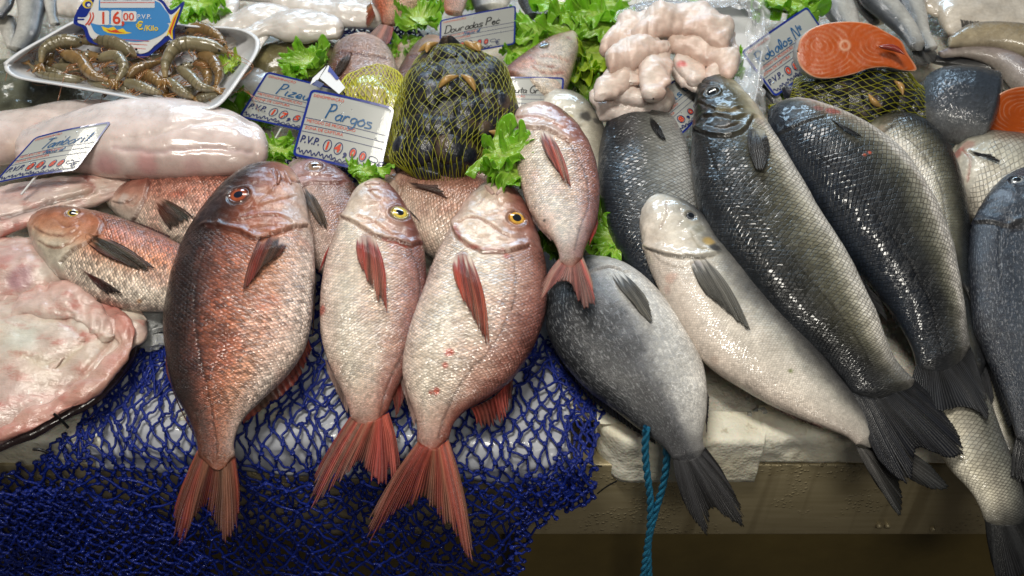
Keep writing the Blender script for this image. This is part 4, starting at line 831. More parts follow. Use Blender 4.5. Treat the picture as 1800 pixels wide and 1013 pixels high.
# black plastic ties
M_BLK = mat_plain('black_plastic', (.01, .01, .011), .35)
for k, (a, b_, lb) in enumerate([((95,728),(120,752),'short black cable tie end beside the flat pink flesh'),((58,790),(85,796),'black tie end sticking out at the net\'s left edge'),((1035,822),(1058,820),'thin black tie under the foam box corner'),((1050,868),(1084,846),'thin black wire slanting below the foam box corner'),((8,838),(26,842),'black tie end at the far left border of the net')]):
    q = V([a, b_], Yf-.03); v, f = tube(catmull([q[0], (q[0]+q[1])/2+[0, 0, .002], q[1]], 8), .0016 if k in (0, 1, 4) else .0009, 6)
    tag(mesh_obj('cable_tie', v, f, M_BLK, None, loc=q[0]), lb, 'cable tie')
# blue twisted rope
M_ROPE = mat_plain('light_blue_rope', (.03, .24, .42), .55, bump=.5, bs=500, var=.25, vs=90)
def rope(name, px, hs, label, r=.0034):
    c = catmull(np.concatenate([V(px, Yf-.024), ], 0), 160); s = np.r_[0, np.cumsum(np.linalg.norm(np.diff(c, axis=0), axis=1))]; mb = MB()
    t = nz(np.gradient(c, axis=0)); a = nz(np.cross(t, [0, 1, .1])); b_ = np.cross(t, a)
    for k in range(3):
        ph = s/.0085*1.2+k*2*math.pi/3; v, f = tube(c+r*.62*(np.cos(ph)[:, None]*a+np.sin(ph)[:, None]*b_), r*.62, 7); mb.add(v, f)
    return tag(mb.build(name, M_ROPE, None, loc=c[80]), label, 'rope')
rope('blue_rope', [(1136,752),(1134,790),(1137,830),(1143,880),(1142,930),(1135,980),(1128,1030)], 0, 'left strand of light blue twisted rope hanging below the grey bream')
rope('blue_rope', [(1166,772),(1172,800),(1166,850),(1152,900),(1140,950),(1140,990),(1142,1030)], 0, 'right strand of light blue twisted rope hanging below the grey bream')
# ------------------------------------------------------------------ ice lumps
def ice_lump(px, r, h, seed, label):
    bm = bmesh.new(); bmesh.ops.create_icosphere(bm, subdivisions=5, radius=1); v = np.array([x.co for x in bm.verts]); f = np.array([[l.index for l in x.verts] for x in bm.faces]); bm.free()
    q = np.round(v*2.2+.6*vn(v*1.3+seed)[:, None])/2.2; v = v*.55+q*.45; v = v*(1+.25*fbm(v*2.2+seed, 3, seed)[:, None]); c = P(px, h)
    o = mesh_obj('ice_lump', v*r*np.array([1.25, .9, .62])+c, f, M_ICEL, None, loc=c); tag(o, label, 'ice'); return o
mi = NT('clear_ice'); mi.P(Base_Color=(.86, .88, .88, 1), Roughness=.12, Transmission_Weight=.55, IOR=1.31, Normal=mi.bump(mi.noise(60, 4), .7, .006)); M_ICEL = mi.m
ice_lump((245,565), .024, .012, 3, 'clear ice lump between the pink flesh and the dark snapper'); ice_lump((268,600), .012, .006, 8, 'small ice piece at the edge of the net by the snapper')
def chips(name, zones, h, n, seed, label):
    rng = np.random.default_rng(seed); mb = MB()
    for k in range(n):
        x0_, y0_, x1_, y1_ = zones[k % len(zones)]; c = P((rng.uniform(x0_, x1_), rng.uniform(y0_, y1_)), h+rng.uniform(-.003, .006)); v = rng.normal(0, 1, (8, 3)); v = np.array([[a, b, c_] for a in (-1, 1) for b in (-1, 1) for c_ in (-1, 1)])*rng.uniform(.5, 1.2, (8, 3))
        q = nz(rng.normal(0, 1, 3)); a = nz(np.cross(q, [1, .2, .3])); M_ = np.stack([q, a, np.cross(q, a)]); mb.add(v@M_*rng.uniform(.0015, .0038)+c, np.array([[0,1,3,2],[4,6,7,5],[0,4,5,1],[2,3,7,6],[0,2,6,4],[1,5,7,3]]))
    return tag(mb.build(name, M_ICEL, None, smooth=False), label, 'ice', None, 'stuff')
chips('ice_chips', [(1290,680,1420,745),(205,545,290,610),(205,545,290,610)], -.008, 60, 7, 'loose ice chips in the gaps between the fish')
# ------------------------------------------------------------------ fillets, tails and flesh
WHT = [(-1, (.60, .46, .42)), (-.4, (.70, .58, .55)), (.4, (.74, .66, .64)), (1, (.70, .62, .62))]
RAW = [(-1, (.58, .40, .36)), (-.3, (.66, .50, .45)), (.3, (.62, .42, .38)), (1, (.64, .52, .46))]
b = blob('monkfish_tail', 'large glossy white monkfish tail lying across the left, behind the snappers', 'fish',
 [(438,222,452,285),(405,207,428,297),(365,197,380,303),(320,189,330,305),(270,186,275,306),(220,188,215,304),(165,195,150,300),(110,210,95,296),(60,226,45,292)], (.06,.065,.065,.055), WHT, ratio=(.5,.6,.6,.5), lump=.006, lf=11, wr=.0009, wdir=(4, 20), mott=.06,
 crease=[([(440,268),(360,262),(280,268),(200,262)],.003,.002,(.66,.5,.5)),([(400,215),(330,222),(260,240),(200,250)],.004,.0018,None)], spots=[(260,288,24,(.58,.28,.28),.7),(190,292,24,(.52,.25,.26),.7),(340,292,20,(.60,.36,.36),.5)])
b = blob('monkfish_tail', 'pinkish white monkfish tail behind the leftmost price card', 'fish',
 [(230,188,240,225),(180,183,190,245),(120,186,120,265),(60,195,50,275),(0,206,-10,285),(-60,215,-70,290)], (.045,.045,.045), WHT, ratio=(.5,.6,.6), lump=.004, lf=16, wr=.0009, wdir=(4, 18), mott=.08,
 spots=[(65,226,12,(.55,.1,.1),.7),(100,222,10,(.5,.08,.1),.5),(30,260,20,(.6,.45,.35),.4)])
b = blob('fish_flap', 'folded pink fish flap with black edge below the leftmost price card', 'fish flap',
 [(250,316,246,328),(205,310,200,346),(160,309,155,362),(110,312,100,378),(60,322,45,396),(0,335,-15,420),(-50,345,-60,440)], (.04,.05,.055,.05), RAW, mat=M_RAW, ratio=(.4,.35,.35), lump=.004, lf=26, wr=.002, wdir=(5, 30),
 crease=[([(0,385),(60,365),(110,350),(165,338)],.003,.004,(.08,.05,.05)),([(150,312),(165,330),(150,345)],.002,.002,(.35,.1,.1))], spots=[(155,328,12,(.35,.09,.08),.7),(30,400,14,(.10,.06,.06),.6),(240,322,9,(.06,.06,.06),.7)])
b = blob('fish_flap', 'lumpy pink innards at the left edge above the flat flesh', 'fish flap',
 [(95,440,135,470),(70,430,130,500),(40,425,100,530),(0,430,60,545),(-50,440,0,560)], (.028,.034,.034), RAW, mat=M_RAW, ratio=(.5,.5,.5), lump=.009, lf=30, spots=[(35,490,24,(.42,.2,.26),.7),(80,480,14,(.66,.6,.54),.7),(10,460,14,(.5,.2,.18),.6)])
b = blob('skate_wing', 'broad flat piece of pale pink flesh at the lower left with dark underside', 'fish flesh',
 [(212,535,240,608),(165,512,212,650),(120,500,168,690),(70,502,120,720),(20,505,60,750),(-40,515,0,775),(-90,525,-60,790)], ((.034,.04,.04), (.034,.034,.03)), [(-1, (.52, .34, .30)), (-.5, (.66, .50, .44)), (.2, (.66, .58, .49)), (1, (.60, .40, .35))], ratio=(.28,.24,.22,.2), lump=.010, lf=17, wr=.0022, wdir=(4, 7), mott=.2, mat=M_RAW,
 crease=[([(0,560),(60,545),(110,560),(150,600)],.003,.003,(.55,.36,.3)),([(210,560),(180,620),(120,680)],.003,.002,(.55,.3,.26)),([(20,620),(90,640),(140,610)],.004,.002,(.6,.48,.36))],
 spots=[(40,595,30,(.62,.64,.56),.6),(145,560,28,(.7,.62,.56),.6),(225,595,14,(.40,.16,.15),.7),(100,690,22,(.60,.30,.28),.5),(60,650,30,(.6,.48,.36),.4),(180,555,14,(.58,.36,.33),.5)])
sk = b
blob('edge_fold', None, None, [(138,502,150,524),(190,528,176,556),(233,588,208,602),(206,652,184,634),(150,704,132,680),(82,742,64,716),(0,774,-10,748)], (.044,.046,.044,.038), [(-1, (.60, .36, .31)), (1, (.52, .22, .18))], ratio=(.30,.28,.28), lump=.006, lf=40, wr=.0015, parent=sk.obj, partname='edge_fold', mat=M_RAW, seed=811)
blob('membrane_fold', None, None, [(20,508,10,560),(70,500,72,556),(120,500,128,560),(170,520,165,585),(200,560,178,600)], (.05,.056,.05), [(-1, (.66, .52, .46)), (1, (.66, .42, .37))], ratio=(.22,.25,.22), lump=.008, lf=36, wr=.0025, wdir=(6, 9), parent=sk.obj, partname='membrane_fold', mat=M_RAW, seed=812)
blob('membrane_fold', None, None, [(150,590,128,620),(100,606,96,650),(50,612,56,662),(0,610,0,670),(-40,610,-40,670)], (.050,.050), [(-1, (.58, .36, .30)), (1, (.68, .62, .52))], ratio=(.16,.2,.2), lump=.007, lf=34, wr=.0025, wdir=(6, 9), parent=sk.obj, partname='membrane_fold', mat=M_RAW, seed=813)
b = blob('dark_skin', None, None, [(245,600,236,628),(215,640,205,672),(170,680,160,712),(120,712,105,745),(60,742,45,775),(0,768,-20,800),(-60,790,-70,820)], (.014,.014,.014), [(-1, (.05, .03, .03)), (1, (.12, .07, .07))], ratio=(.5,.5), lump=.004, lf=30, parent=sk.obj, partname='dark_skin', mat=M_SLIME)
# ------------------------------------------------------------------ leaves
mg = NT('lettuce_leaf'); mg.P(Base_Color=mg.mixc(1.0, mg.col(), mg.mixc(mg.noise(120, 4), (.7, .7, .6, 1), (1.25, 1.25, 1.2, 1)), 'MULTIPLY'), Roughness=.30, Coat_Weight=.2, Coat_Roughness=.2, Normal=mg.bump(mg.noise(90, 4), .6, .004), Subsurface_Weight=.25, Subsurface_Scale=.006, Subsurface_Radius=(.5, 1, .2)); M_LEAF = mg.m
def lettuce(cx, cy, rx, ry, h, seed, label, lean=(0, 0), dark=1.0, n=1, group='lettuce leaves tucked between the fish', yel=0, rise=0.5):
    rng = np.random.default_rng(seed); c = P((cx, cy), h); k = np.linalg.norm(c-CAMP)/KF; root = empty('lettuce', c, label, 'lettuce', group)
    for m in range(n):
        nr, nt = 40, 240; r = np.linspace(.02, 1, nr)[:, None]; t = np.linspace(-1, 1, nt)[None]*math.pi*.52; ph = rng.uniform(0, 6.28); a0 = rng.uniform(0, 6.28)
        out = 1+.16*fbm(np.stack([np.cos(t)*2.2, np.sin(t)*2.2, 0*t+seed+m], -1), 3, seed)+.07*vn(np.stack([t*9, 0*t, 0*t+seed], -1), 7)+.05*vn(np.stack([t*26, 0*t, 0*t+seed], -1), 9)
        R = r*out; a0 = rng.uniform(0, 6.28) if n < 2 else a0; tt = t+.16*vn(np.stack([t*5+0*r, r*3+0*t, 0*t*r+seed], -1), seed+4); x = R*np.cos(tt+a0)-.45*math.cos(a0); y = R*np.sin(tt+a0)-.45*math.sin(a0)
        z = (rise*.5*r**2+r**3*(.30*vn(np.stack([t*3.2+0*r, r*2+0*t, 0*t*r+seed+m], -1), seed+1)+.34*vn(np.stack([t*8+0*r, r*3+0*t, 0*t*r+seed+m], -1), seed)+.16*vn(np.stack([t*17+0*r, r*4+0*t, 0*t*r+seed+m], -1), seed+2)))+.06*fbm(np.stack([x*3, y*3, 0*x+seed], -1), 3, seed)
        x = x+.06*r**3*np.sin(t*19+ph); y = y+.06*r**3*np.cos(t*17+ph); z = z+m*.18
        rad = (rx+ry)/2*k*(1-.13*m)*1.15
        # spread on a plane that follows the display, raised toward the rim
        off = (rng.uniform(-.15, .15)*m, rng.uniform(-.1, .1)*m)
        G = c+(x+off[0])[..., None]*rx*k*RX+(y+off[1])[..., None]*ry*k*np.cross(NRM, RX)*1.2+z[..., None]*rad*NRM
        rib = np.exp(-(t/.07)**2)*np.clip(1-r*1.15, 0, 1)+.35*np.exp(-((np.abs(t+.2*r) % .41-.2)/.03)**2)*(1-r)*r*2
        fr = np.clip(r**1.3+.25*fbm(G*60, 2, seed), 0, 1)[..., None]
        cl = (1-fr)*np.array([.34, .52, .08])+fr*np.array([.17+.12*yel, .42, .02]); cl = cl*(1-rib[..., None]*.8)+np.array([.62, .68, .36])*rib[..., None]*.8
        cl = cl*dark*(1+.25*fbm(G*45, 3, seed+2))[..., None]
        o = mesh_obj('leaf', G, gridf(nr, nt), M_LEAF, root, cols=np.clip(cl, 0, 1)); md = o.modifiers.new('t', 'SOLIDIFY'); md.thickness = .0006
    return root
LT = [(357,26,34,34,.045,'curly green leaf behind the fish shaped sign',2),(402,118,15,22,.08,'small yellowish leaf at the right end of the shrimp tray',1),(535,122,46,26,.045,'frilly leaf between the olive flatfish and the left cards',2),
 (430,215,50,34,.012,'dark flat leaf beside the monkfish tail end',1),(488,262,32,18,.016,'green leaf strip under the two front price cards',1),(480,280,34,20,.022,'bright curled leaf at the blunt end of the monkfish tail',2),(643,311,30,20,.062,'small leaf tucked under the foremost price card',2),
 (738,40,30,40,.05,'tall folded leaf above the pink breams at the back',2),(712,95,28,26,.03,'ragged leaf in front of the tall folded one',2),(905,92,34,30,.03,'frilly leaf right of the mussel bag top',2),(945,66,46,36,.035,'large leaf behind the upturned pink head',2),(1030,60,62,46,.045,'broad bright leaf left of the white flesh pile',3),
 (1045,112,44,48,.03,'pale leaf below the broad bright leaf',2),(1020,150,34,40,.02,'darker leaf against the pile of white flesh',1),(888,292,58,42,.092,'large frilly leaf beside the small pink bream',2),(1072,432,42,30,.045,'green leaf between small pink bream and steel grey fish',2),
 (1070,380,26,34,.04,'narrow leaf along the small bream\'s right flank',1),(972,432,26,26,.045,'dark leaf under the small pink bream\'s belly',1),(1385,14,52,34,.05,'leaf behind the card at top right',2),(1283,118,22,36,.07,'small leaf at the right of the white flesh pile',2),(1372,182,18,14,.03,'tiny leaf at the left tip of the small mussel bag',1),(800,15,30,20,.02,'leaf scrap at the top behind the card',1),(1230,5,30,18,.03,'leaf scrap at the top over the foam tray',1),(1030,150,20,50,.03,'thin dark leaf right of the pink head',1)]
for k, (x, y, rx, ry, h, lb, n) in enumerate(LT): lettuce(x, y, rx*1.25, ry*1.25, h, 40+k, lb, n=n+1, dark=.55 if 'dark' in lb else 1.0, yel=1 if 'yellow' in lb or 'pale' in lb else 0)
M_BAY = mat_plain('bay_leaf', (.05, .19, .02), .3, coat=.4, var=.2)
def blade(p, w, h, label):
    c = catmull(np.array(p, float), 40); u = np.linspace(0, 1, 40); wd = w*np.sin(np.pi*u**.9)**.8+.3; t = nz(np.gradient(c, axis=0)); nr = np.stack([-t[:, 1], t[:, 0]], -1)
    v = np.linspace(-1, 1, 15); px = c[:, None]+nr[:, None]*(wd[:, None]*v[None])[..., None]; G = P(px, h+.003*v[None]**2+.004*np.sin(u*3)[:, None]-.0015*(np.abs(v) < .08)[None])
    o = mesh_obj('bay_leaf', G, gridf(40, 15), M_BAY, None, loc=G[20, 7]); md = o.modifiers.new('t', 'SOLIDIFY'); md.thickness = .0005; tag(o, label, 'leaf')
blade([(1600,222),(1640,226),(1680,236),(1712,246)], 12, .035, 'long smooth green leaf below the salmon piece'); blade([(1500,205),(1530,212),(1560,216)], 8, .035, 'dark smooth leaf tip left of the long one')
# ------------------------------------------------------------------ writing
def text_mesh(s, size=1.0, shear=0.0, bold=0.0):
    cu = bpy.data.curves.new('t', 'FONT'); cu.body = s; cu.size = size; cu.shear = shear; cu.offset = bold; cu.resolution_u = 3
    o = bpy.data.objects.new('t', cu); COL.objects.link(o); dg = bpy.context.evaluated_depsgraph_get(); me = bpy.data.meshes.new_from_object(o.evaluated_get(dg))
    v = np.array([x.co for x in me.vertices]).reshape(-1, 3)[:, :2]; f = [list(p.vertices) for p in me.polygons]
    bpy.data.objects.remove(o); bpy.data.curves.remove(cu); bpy.data.meshes.remove(me); return v, f
GL = {'z': [[(.05,.5),(.42,.5),(.05,.02),(.45,.02)]], 'P': [[(0,0),(.05,1)],[(0,.95),(.35,1),(.5,.8),(.35,.55),(.05,.5)]], 'a': [[(.45,.45),(.2,.5),(.05,.25),(.2,0),(.4,.15),(.45,.45),(.45,.1),(.55,0)]], 'r': [[(.1,0),(.1,.5)],[(.1,.35),(.25,.5),(.42,.45)]],
 'g': [[(.45,.45),(.2,.5),(.05,.25),(.2,.05),(.42,.2),(.45,.45),(.4,-.25),(.2,-.4),(.05,-.25)]], 'o': [[(.25,.5),(.05,.3),(.15,.02),(.38,.05),(.45,.3),(.25,.5),(.4,.48)]], 's': [[(.42,.5),(.15,.48),(.12,.32),(.4,.2),(.38,.03),(.05,.02)]],
 'T': [[(0,1),(.7,1.02)],[(.35,1),(.3,0)]], 'm': [[(.05,0),(.08,.5)],[(.08,.35),(.22,.5),(.3,.4),(.3,0)],[(.3,.35),(.45,.5),(.55,.4),(.58,0)]], 'b': [[(.08,1),(.05,.05),(.3,0),(.42,.25),(.25,.48),(.06,.35)]], 'i': [[(.1,.5),(.1,.05),(.2,0)],[(.1,.7),(.12,.74)]],
 'l': [[(.1,0),(.25,.6),(.18,1),(.08,.7),(.12,.1),(.25,0)]], 'D': [[(.05,0),(.05,1)],[(-.1,.95),(.35,1),(.6,.6),(.45,.1),(-.05,0)]], 'u': [[(.05,.5),(.08,.1),(.25,0),(.4,.2),(.42,.5),(.42,.05),(.52,0)]], 'd': [[(.42,.4),(.2,.5),(.05,.25),(.2,0),(.42,.15),(.45,1),(.45,.05)]],
 'R': [[(0,0),(.05,1)],[(-.05,.95),(.35,1),(.5,.75),(.3,.5),(.05,.5),(.5,0)]], 'N': [[(0,0),(.05,1),(.5,0),(.55,1)]], 'º': [[(.15,.95),(.05,.8),(.18,.68),(.28,.82),(.15,.95)],[(.05,.55),(.28,.55)]], 'e': [[(.08,.25),(.4,.3),(.3,.5),(.1,.4),(.1,.1),(.3,0),(.45,.1)]],
 'c': [[(.42,.45),(.2,.5),(.05,.25),(.2,0),(.42,.08)]], 'G': [[(.55,.9),(.3,1),(.05,.6),(.15,.08),(.45,.05),(.55,.4),(.35,.42)]], 'C': [[(.55,.9),(.3,1),(.05,.6),(.15,.08),(.5,.08)]], 'A': [[(0,0),(.3,1),(.55,0)],[(.1,.4),(.5,.42)]], 'K': [[(.05,0),(.08,1)],[(.5,1),(.1,.5),(.55,0)]],
 't': [[(.2,.9),(.18,.1),(.32,0)],[(.02,.55),(.4,.58)]], 'h': [[(.08,1),(.06,0)],[(.08,.3),(.25,.5),(.38,.35),(.4,0)]], '.': [[(.1,0),(.12,.04)]], ' ': []}
def script(s, x, y, hgt_, slant=.18, sx=.95, seed=1):
    rng = np.random.default_rng(seed); out = []
    for ch in s:
        wd = .62 if ch.isupper() or ch == 'm' else (.32 if ch in 'il.ºt ' else .52)
        for st in GL.get(ch, []):
            p = np.array(st)+rng.normal(0, .025, (len(st), 2)); p = catmull(p, 14) if len(p) > 2 else np.linspace(p[0], p[1], 6)
            out.append(np.stack([x+(p[:, 0]*sx+p[:, 1]*slant)*hgt_, y+p[:, 1]*hgt_*(.85 if ch.islower() else 1)], -1))
        x += wd*hgt_*sx; y += rng.normal(0, .01)*hgt_
    return out
def ribbon(p, w):
    p = np.asarray(p, float); t = nz(np.gradient(p, axis=0)); n = np.stack([-t[:, 1], t[:, 0]], -1); k = len(p)
    return np.concatenate([p+n*w/2, p-n*w/2]), [[i, i+1, k+i+1, k+i] for i in range(k-1)]
def ring(cx, cy, rx, ry, w, n=28, rot=0):
    t = np.linspace(0, 2*math.pi, n+1)[:-1]; c, s = math.cos(rot), math.sin(rot)
    def e(a, b_): x, y = a*np.cos(t), b_*np.sin(t); return np.stack([cx+x*c-y*s, cy+x*s+y*c], -1)
    return np.concatenate([e(rx, ry), e(rx-w, ry-w)]), [[i, (i+1) % n, n+(i+1) % n, n+i] for i in range(n)]
def disc(cx, cy, rx, ry, n=28, rot=0):
    t = np.linspace(0, 2*math.pi, n+1)[:-1]; c, s = math.cos(rot), math.sin(rot); x, y = rx*np.cos(t), ry*np.sin(t)
    return np.stack([cx+x*c-y*s, cy+x*s+y*c], -1), [list(range(n))]
def rrect(x0, y0, x1, y1, r, n=6):
    p = []
    for cx, cy, a in ((x1-r, y1-r, 0), (x0+r, y1-r, 90), (x0+r, y0+r, 180), (x1-r, y0+r, 270)):
        for k in range(n+1): t = math.radians(a+90*k/n); p.append((cx+r*math.cos(t), cy+r*math.sin(t)))
    return np.array(p)
M_CARD = mat_plain('card_plastic', (.42, .44, .43), .36, coat=.2, var=.05, vs=12); M_BLUE = mat_plain('blue_print', (.010, .028, .26), .3, coat=.4)
M_INK = mat_plain('navy_ink', (.02, .03, .13), .4); M_PEN = mat_plain('blue_marker', (.012, .10, .26), .4); M_BPEN = mat_plain('black_marker', (.012, .013, .016), .4)
M_REDP = mat_plain('red_print', (.62, .06, .02), .4); M_WHITE = mat_plain('white_plastic', (.72, .73, .74), .4, coat=.2); M_DROP = mat_plain('water_drop', (.9, .92, .95), .05, trans=.9, ior=1.33)
def price_card(label, TL, TR, BR, BL, ht, hb, word, digits, pen=None, aspect=1.33, small=(), group='handwritten price cards', second=None, pvp=True, seed=1, wx0=.33, wh=.19):
    C = P([TL, TR], ht); D = P([BL, BR], hb); Wd = aspect
    nrm = nz(np.cross(C[1]-D[0], C[0]-D[1])); nrm = nrm if (CAMP-C[0])@nrm > 0 else -nrm
    up = ((C[0]-D[0])+(C[1]-D[1]))/2
    def F(q, off=0.0):
        q = np.asarray(q, float); u = (q[:, 0]/Wd)[:, None]; v = q[:, 1][:, None]
        bend = .0035*np.sin(np.clip(u, 0, 1)*math.pi)
        return (1-u)*(1-v)*D[0]+u*(1-v)*D[1]+(1-u)*v*C[0]+u*v*C[1]+nrm*(off+bend)
    root = empty('price_card', (C.mean(0)+D.mean(0))/2, label, 'price card', group)
    def part(name, items, mat, off):
        vs, fs, n = [], [], 0
        for v, f in items: vs.append(F(v, off)); fs += [[i+n for i in p] for p in f]; n += len(v)
        return mesh_obj(name, np.concatenate(vs), fs, mat, root, smooth=False)
    o = rrect(0, 0, Wd, 1, .07); nu, nv_ = 40, 14
    # card: a grid strip that follows the bend
    U = np.linspace(0, Wd, nu); prof = []
    ins = np.array([.07-math.sqrt(max(0, .07**2-max(0, .07-min(u, Wd-u))**2)) for u in U]); g = np.stack([U[:, None]*np.ones(nv_), ins[:, None]+(1-2*ins[:, None])*np.linspace(0, 1, nv_)[None]], -1)
    c = mesh_obj('card', F(g.reshape(-1, 2)), gridf(nu, nv_), M_CARD, root); md = c.modifiers.new('t', 'SOLIDIFY'); md.thickness = .0012; md.offset = 0 
    i_ = rrect(.035, .035, Wd-.035, 1-.035, .045); n = len(o)
    def dense(a): return np.concatenate([np.linspace(a[k], a[(k+1) % len(a)], 9)[:-1] for k in range(len(a))])
    od, idn = dense(o), dense(i_); n = len(od)
    part('border', [(np.concatenate([od, idn]), [[k, (k+1) % n, n+(k+1) % n, n+k] for k in range(n)])], M_BLUE, .0011)
    part('print_line', [ribbon(np.stack([np.linspace(.04, Wd-.04, 20), 0*np.linspace(0, 1, 20)+y], -1), .009) for y in (.575, .475, .375)], M_INK, .0010)
    reds = []
    for s, y in (('DENOMINAÇÃO', .895), ('METODO DE PRODUÇÃO', .515), ('ZONA DE CAPTURA', .415)):
        v, f = text_mesh(s, .062); reds.append((v+[.07, y], f))
    for q_ in reds: part('lettering', [q_], M_REDP, .0013)
    part('handwriting', [ribbon(p, .022) for p in script(word, wx0, .62, wh*1.15, seed=seed)], pen or M_PEN, .0014)
    if second: part('handwriting', [ribbon(p, .012) for p in script(second, .5, .49, .09, seed=seed+3)], M_PEN, .0014)
    it = []
    v, f = text_mesh('P.V.P.', .15, .15, .004); it.append((v*[.85, 1]+[.05, .215], f)); v, f = text_mesh(',', .26, 0, .01); it.append((v+[.70, .16], f)); v, f = text_mesh('€', .17, .1); it.append((v+[1.16, .075], f))
    xs = [(.46, .24, .062, .092), (.62, .235, .062, .092), (.83, .22, .05, .078), (.97, .205, .05, .078)]
    for x, y, a, b_ in xs: it.append(ring(x, y, a, b_, .013, rot=-.12))
    it.append(ring(1.12, .20, .07, .042, .011, rot=-.15))
    scr = np.stack([np.linspace(.05, .62, 70), .09+.026*np.sin(np.linspace(0, 60, 70))+.018*np.sin(np.linspace(0, 23, 70)+1)], -1); it.append(ribbon(scr, .016))
    scr = np.stack([np.linspace(.5, 1.1, 60), .085+.018*np.sin(np.linspace(0, 48, 60))-.01], -1); it.append(ribbon(scr, .013)); it.append(ribbon(np.stack([np.linspace(.6, 1.05, 30), .045+.008*np.sin(np.linspace(0, 20, 30))], -1), .02))
    part('lettering', it, M_INK, .0012)
    dg = []
    for (x, y, a, b_), ch in zip(xs, digits):
        if ch == '0' and False: continue
        v, f = text_mesh(ch, b_*1.75, .1, .006); v = v-v.mean(0) if len(v) else v; dg.append((v+[x, y], f))
    if dg: part('price_digits', dg, M_REDP, .0014)
    rng = np.random.default_rng(seed)
    for k in range(9):
        q = F(np.array([[rng.uniform(.1, Wd-.1), rng.uniform(.08, .9)]]), .001)[0]; r = rng.uniform(.0006, .0016); t = np.linspace(0, math.pi/2, 5); th = np.arange(8)*math.pi/4
        a = nz(C[1]-C[0]); b2 = np.cross(nrm, a); G = q+r*(np.cos(t)[:, None, None]*(np.cos(th)[None, :, None]*a+np.sin(th)[None, :, None]*b2)+.6*np.sin(t)[:, None, None]*nrm); mesh_obj('water_drop', G, gridf(5, 8, cv=True), M_DROP, root)
    st = [F([[Wd*.5, .15]], -.003)[0], F([[Wd*.5, 0]], -.004)[0], F([[Wd*.5, -.35]], -.004)[0]]; v, f = tube(catmull(st, 8), .0014, 6); mesh_obj('spike', v, f, M_WHITE, root)
    return root
price_card('tilted price card with blue border lying on the monkfish tail, leftmost of all', (62,242), (197,214), (134,300), (-12,324), .105, .085, 'Tamboril', '0080', seed=2, second='Nacional')
price_card('price card reading 17,50 partly behind the foremost card', (470,126), (612,162), (572,240), (420,206), .075, .035, 'Pizeu', '1750', seed=3)
price_card('foremost price card reading Pargos, with the widest blue border', (547,157), (694,190), (668,310), (514,274), .095, .055, 'Pargos', '1400', seed=4, aspect=1.25)
price_card('price card reading Douradas in black pen, at the top among lettuce', (773,36), (907,10), (905,78), (772,104), .085, .05, 'Douradas Pec', '0080', pen=M_BPEN, seed=5, aspect=1.6, wx0=.10, wh=.17, second='Nacional')
price_card('price card half hidden behind the mussel bag, below the pink head', (850,137), (992,137), (985,212), (850,212), .075, .045, 'ruta Gr.', '0080', pen=M_BPEN, seed=6, aspect=1.5, wx0=.5, wh=.15)
price_card('steeply tilted price card between white flesh pile and the largest sea bass', (1085,215), (1222,116), (1268,168), (1168,268), .085, .065, 'Peis G', '8800', seed=7, aspect=1.5, wx0=.62, wh=.16)
price_card('steeply tilted price card reading Robalos, left of the salmon steak', (1302,92), (1418,12), (1472,92), (1362,172), .075, .045, 'Robalos Nº', '0800', pen=M_PEN, seed=8, aspect=1.5, wx0=.12, wh=.19)
# ------------------------------------------------------------------ fish shaped sign (flat board standing in the tray)
sp0 = P((215,95), .085); sn = nz(np.array([0, -.80, .60])); 
def S(pts, off=0.0):
    return PL(np.asarray(pts, float), sp0+sn*off, sn)
M_LBL = mat_plain('sky_blue_print', (.05, .25, .60), .35, coat=.4); M_YEL = mat_plain('yellow_print', (.80, .60, .03), .35, coat=.4)
def smooth_poly(p, n=120):
    p = np.array(p+[p[0]], float); return catmull(p, n)[:-1]
OUT = smooth_poly([(131,30),(140,12),(158,-6),(200,-18),(250,-14),(285,0),(300,18),(309,14),(324,3),(316,30),(307,55),(309,80),(300,70),(285,80),(262,98),(248,102),(215,92),(180,82),(155,72),(146,50),(130,42)])
INN = smooth_poly([(137,30),(146,12),(162,-3),(200,-14),(248,-10),(282,4),(299,26),(310,20),(317,12),(310,32),(302,55),(303,70),(294,62),(281,73),(258,91),(247,95),(216,86),(182,76),(160,66),(151,46),(137,40)])
sg = empty('fish_sign', sp0, 'blue fish shaped price sign reading 16,00 in the shrimp tray', 'sign')
def spart(name, pts, mat, off, faces=None):
    pts = np.asarray(pts, float); v = S(pts, off+(.0012 if off else 0)); o = mesh_obj(name, v, faces or [list(range(len(pts)))], mat, sg, smooth=False); return o
o = spart('board', OUT, M_BLUE, 0); md = o.modifiers.new('t', 'SOLIDIFY'); md.thickness = .0016; md.offset = 0
spart('white_field', INN, M_WHITE, .0006)
spart('upper_field', [(174,0),(200,-12),(248,-9),(281,5),(297,26),(300,40),(290,42),(172,42)], M_LBL, .0010)
spart('lower_field', smooth_poly([(158,40),(175,44),(230,42),(296,42),(292,55),(270,68),(240,74),(200,68),(168,58)], 60), M_LBL, .0011)
spart('snout', smooth_poly([(134,30),(144,13),(158,0),(168,-8),(160,14),(156,22),(150,30)], 40), M_BLUE, .0012)
spart('mouth', [(132,33),(148,33),(148,35.5),(132,35.5)], M_BLUE, .0013)
spart('flame', [(178,46),(190,50),(200,47),(206,53),(216,50),(222,56),(232,58),(220,60),(205,60),(190,58),(182,54)], M_YEL, .0014)
spart('flame_core', [(186,51),(196,54),(204,52),(210,56),(220,58),(204,58),(192,56)], M_REDP, .0016)
spart('tail_print', [(304,30),(317,14),(310,34),(303,54),(304,70),(297,60),(292,64),(298,46)], M_YEL, .0012)
spart('tail_core', [(305,34),(313,20),(307,38),(301,54),(301,63),(296,56),(301,46)], M_REDP, .0014)
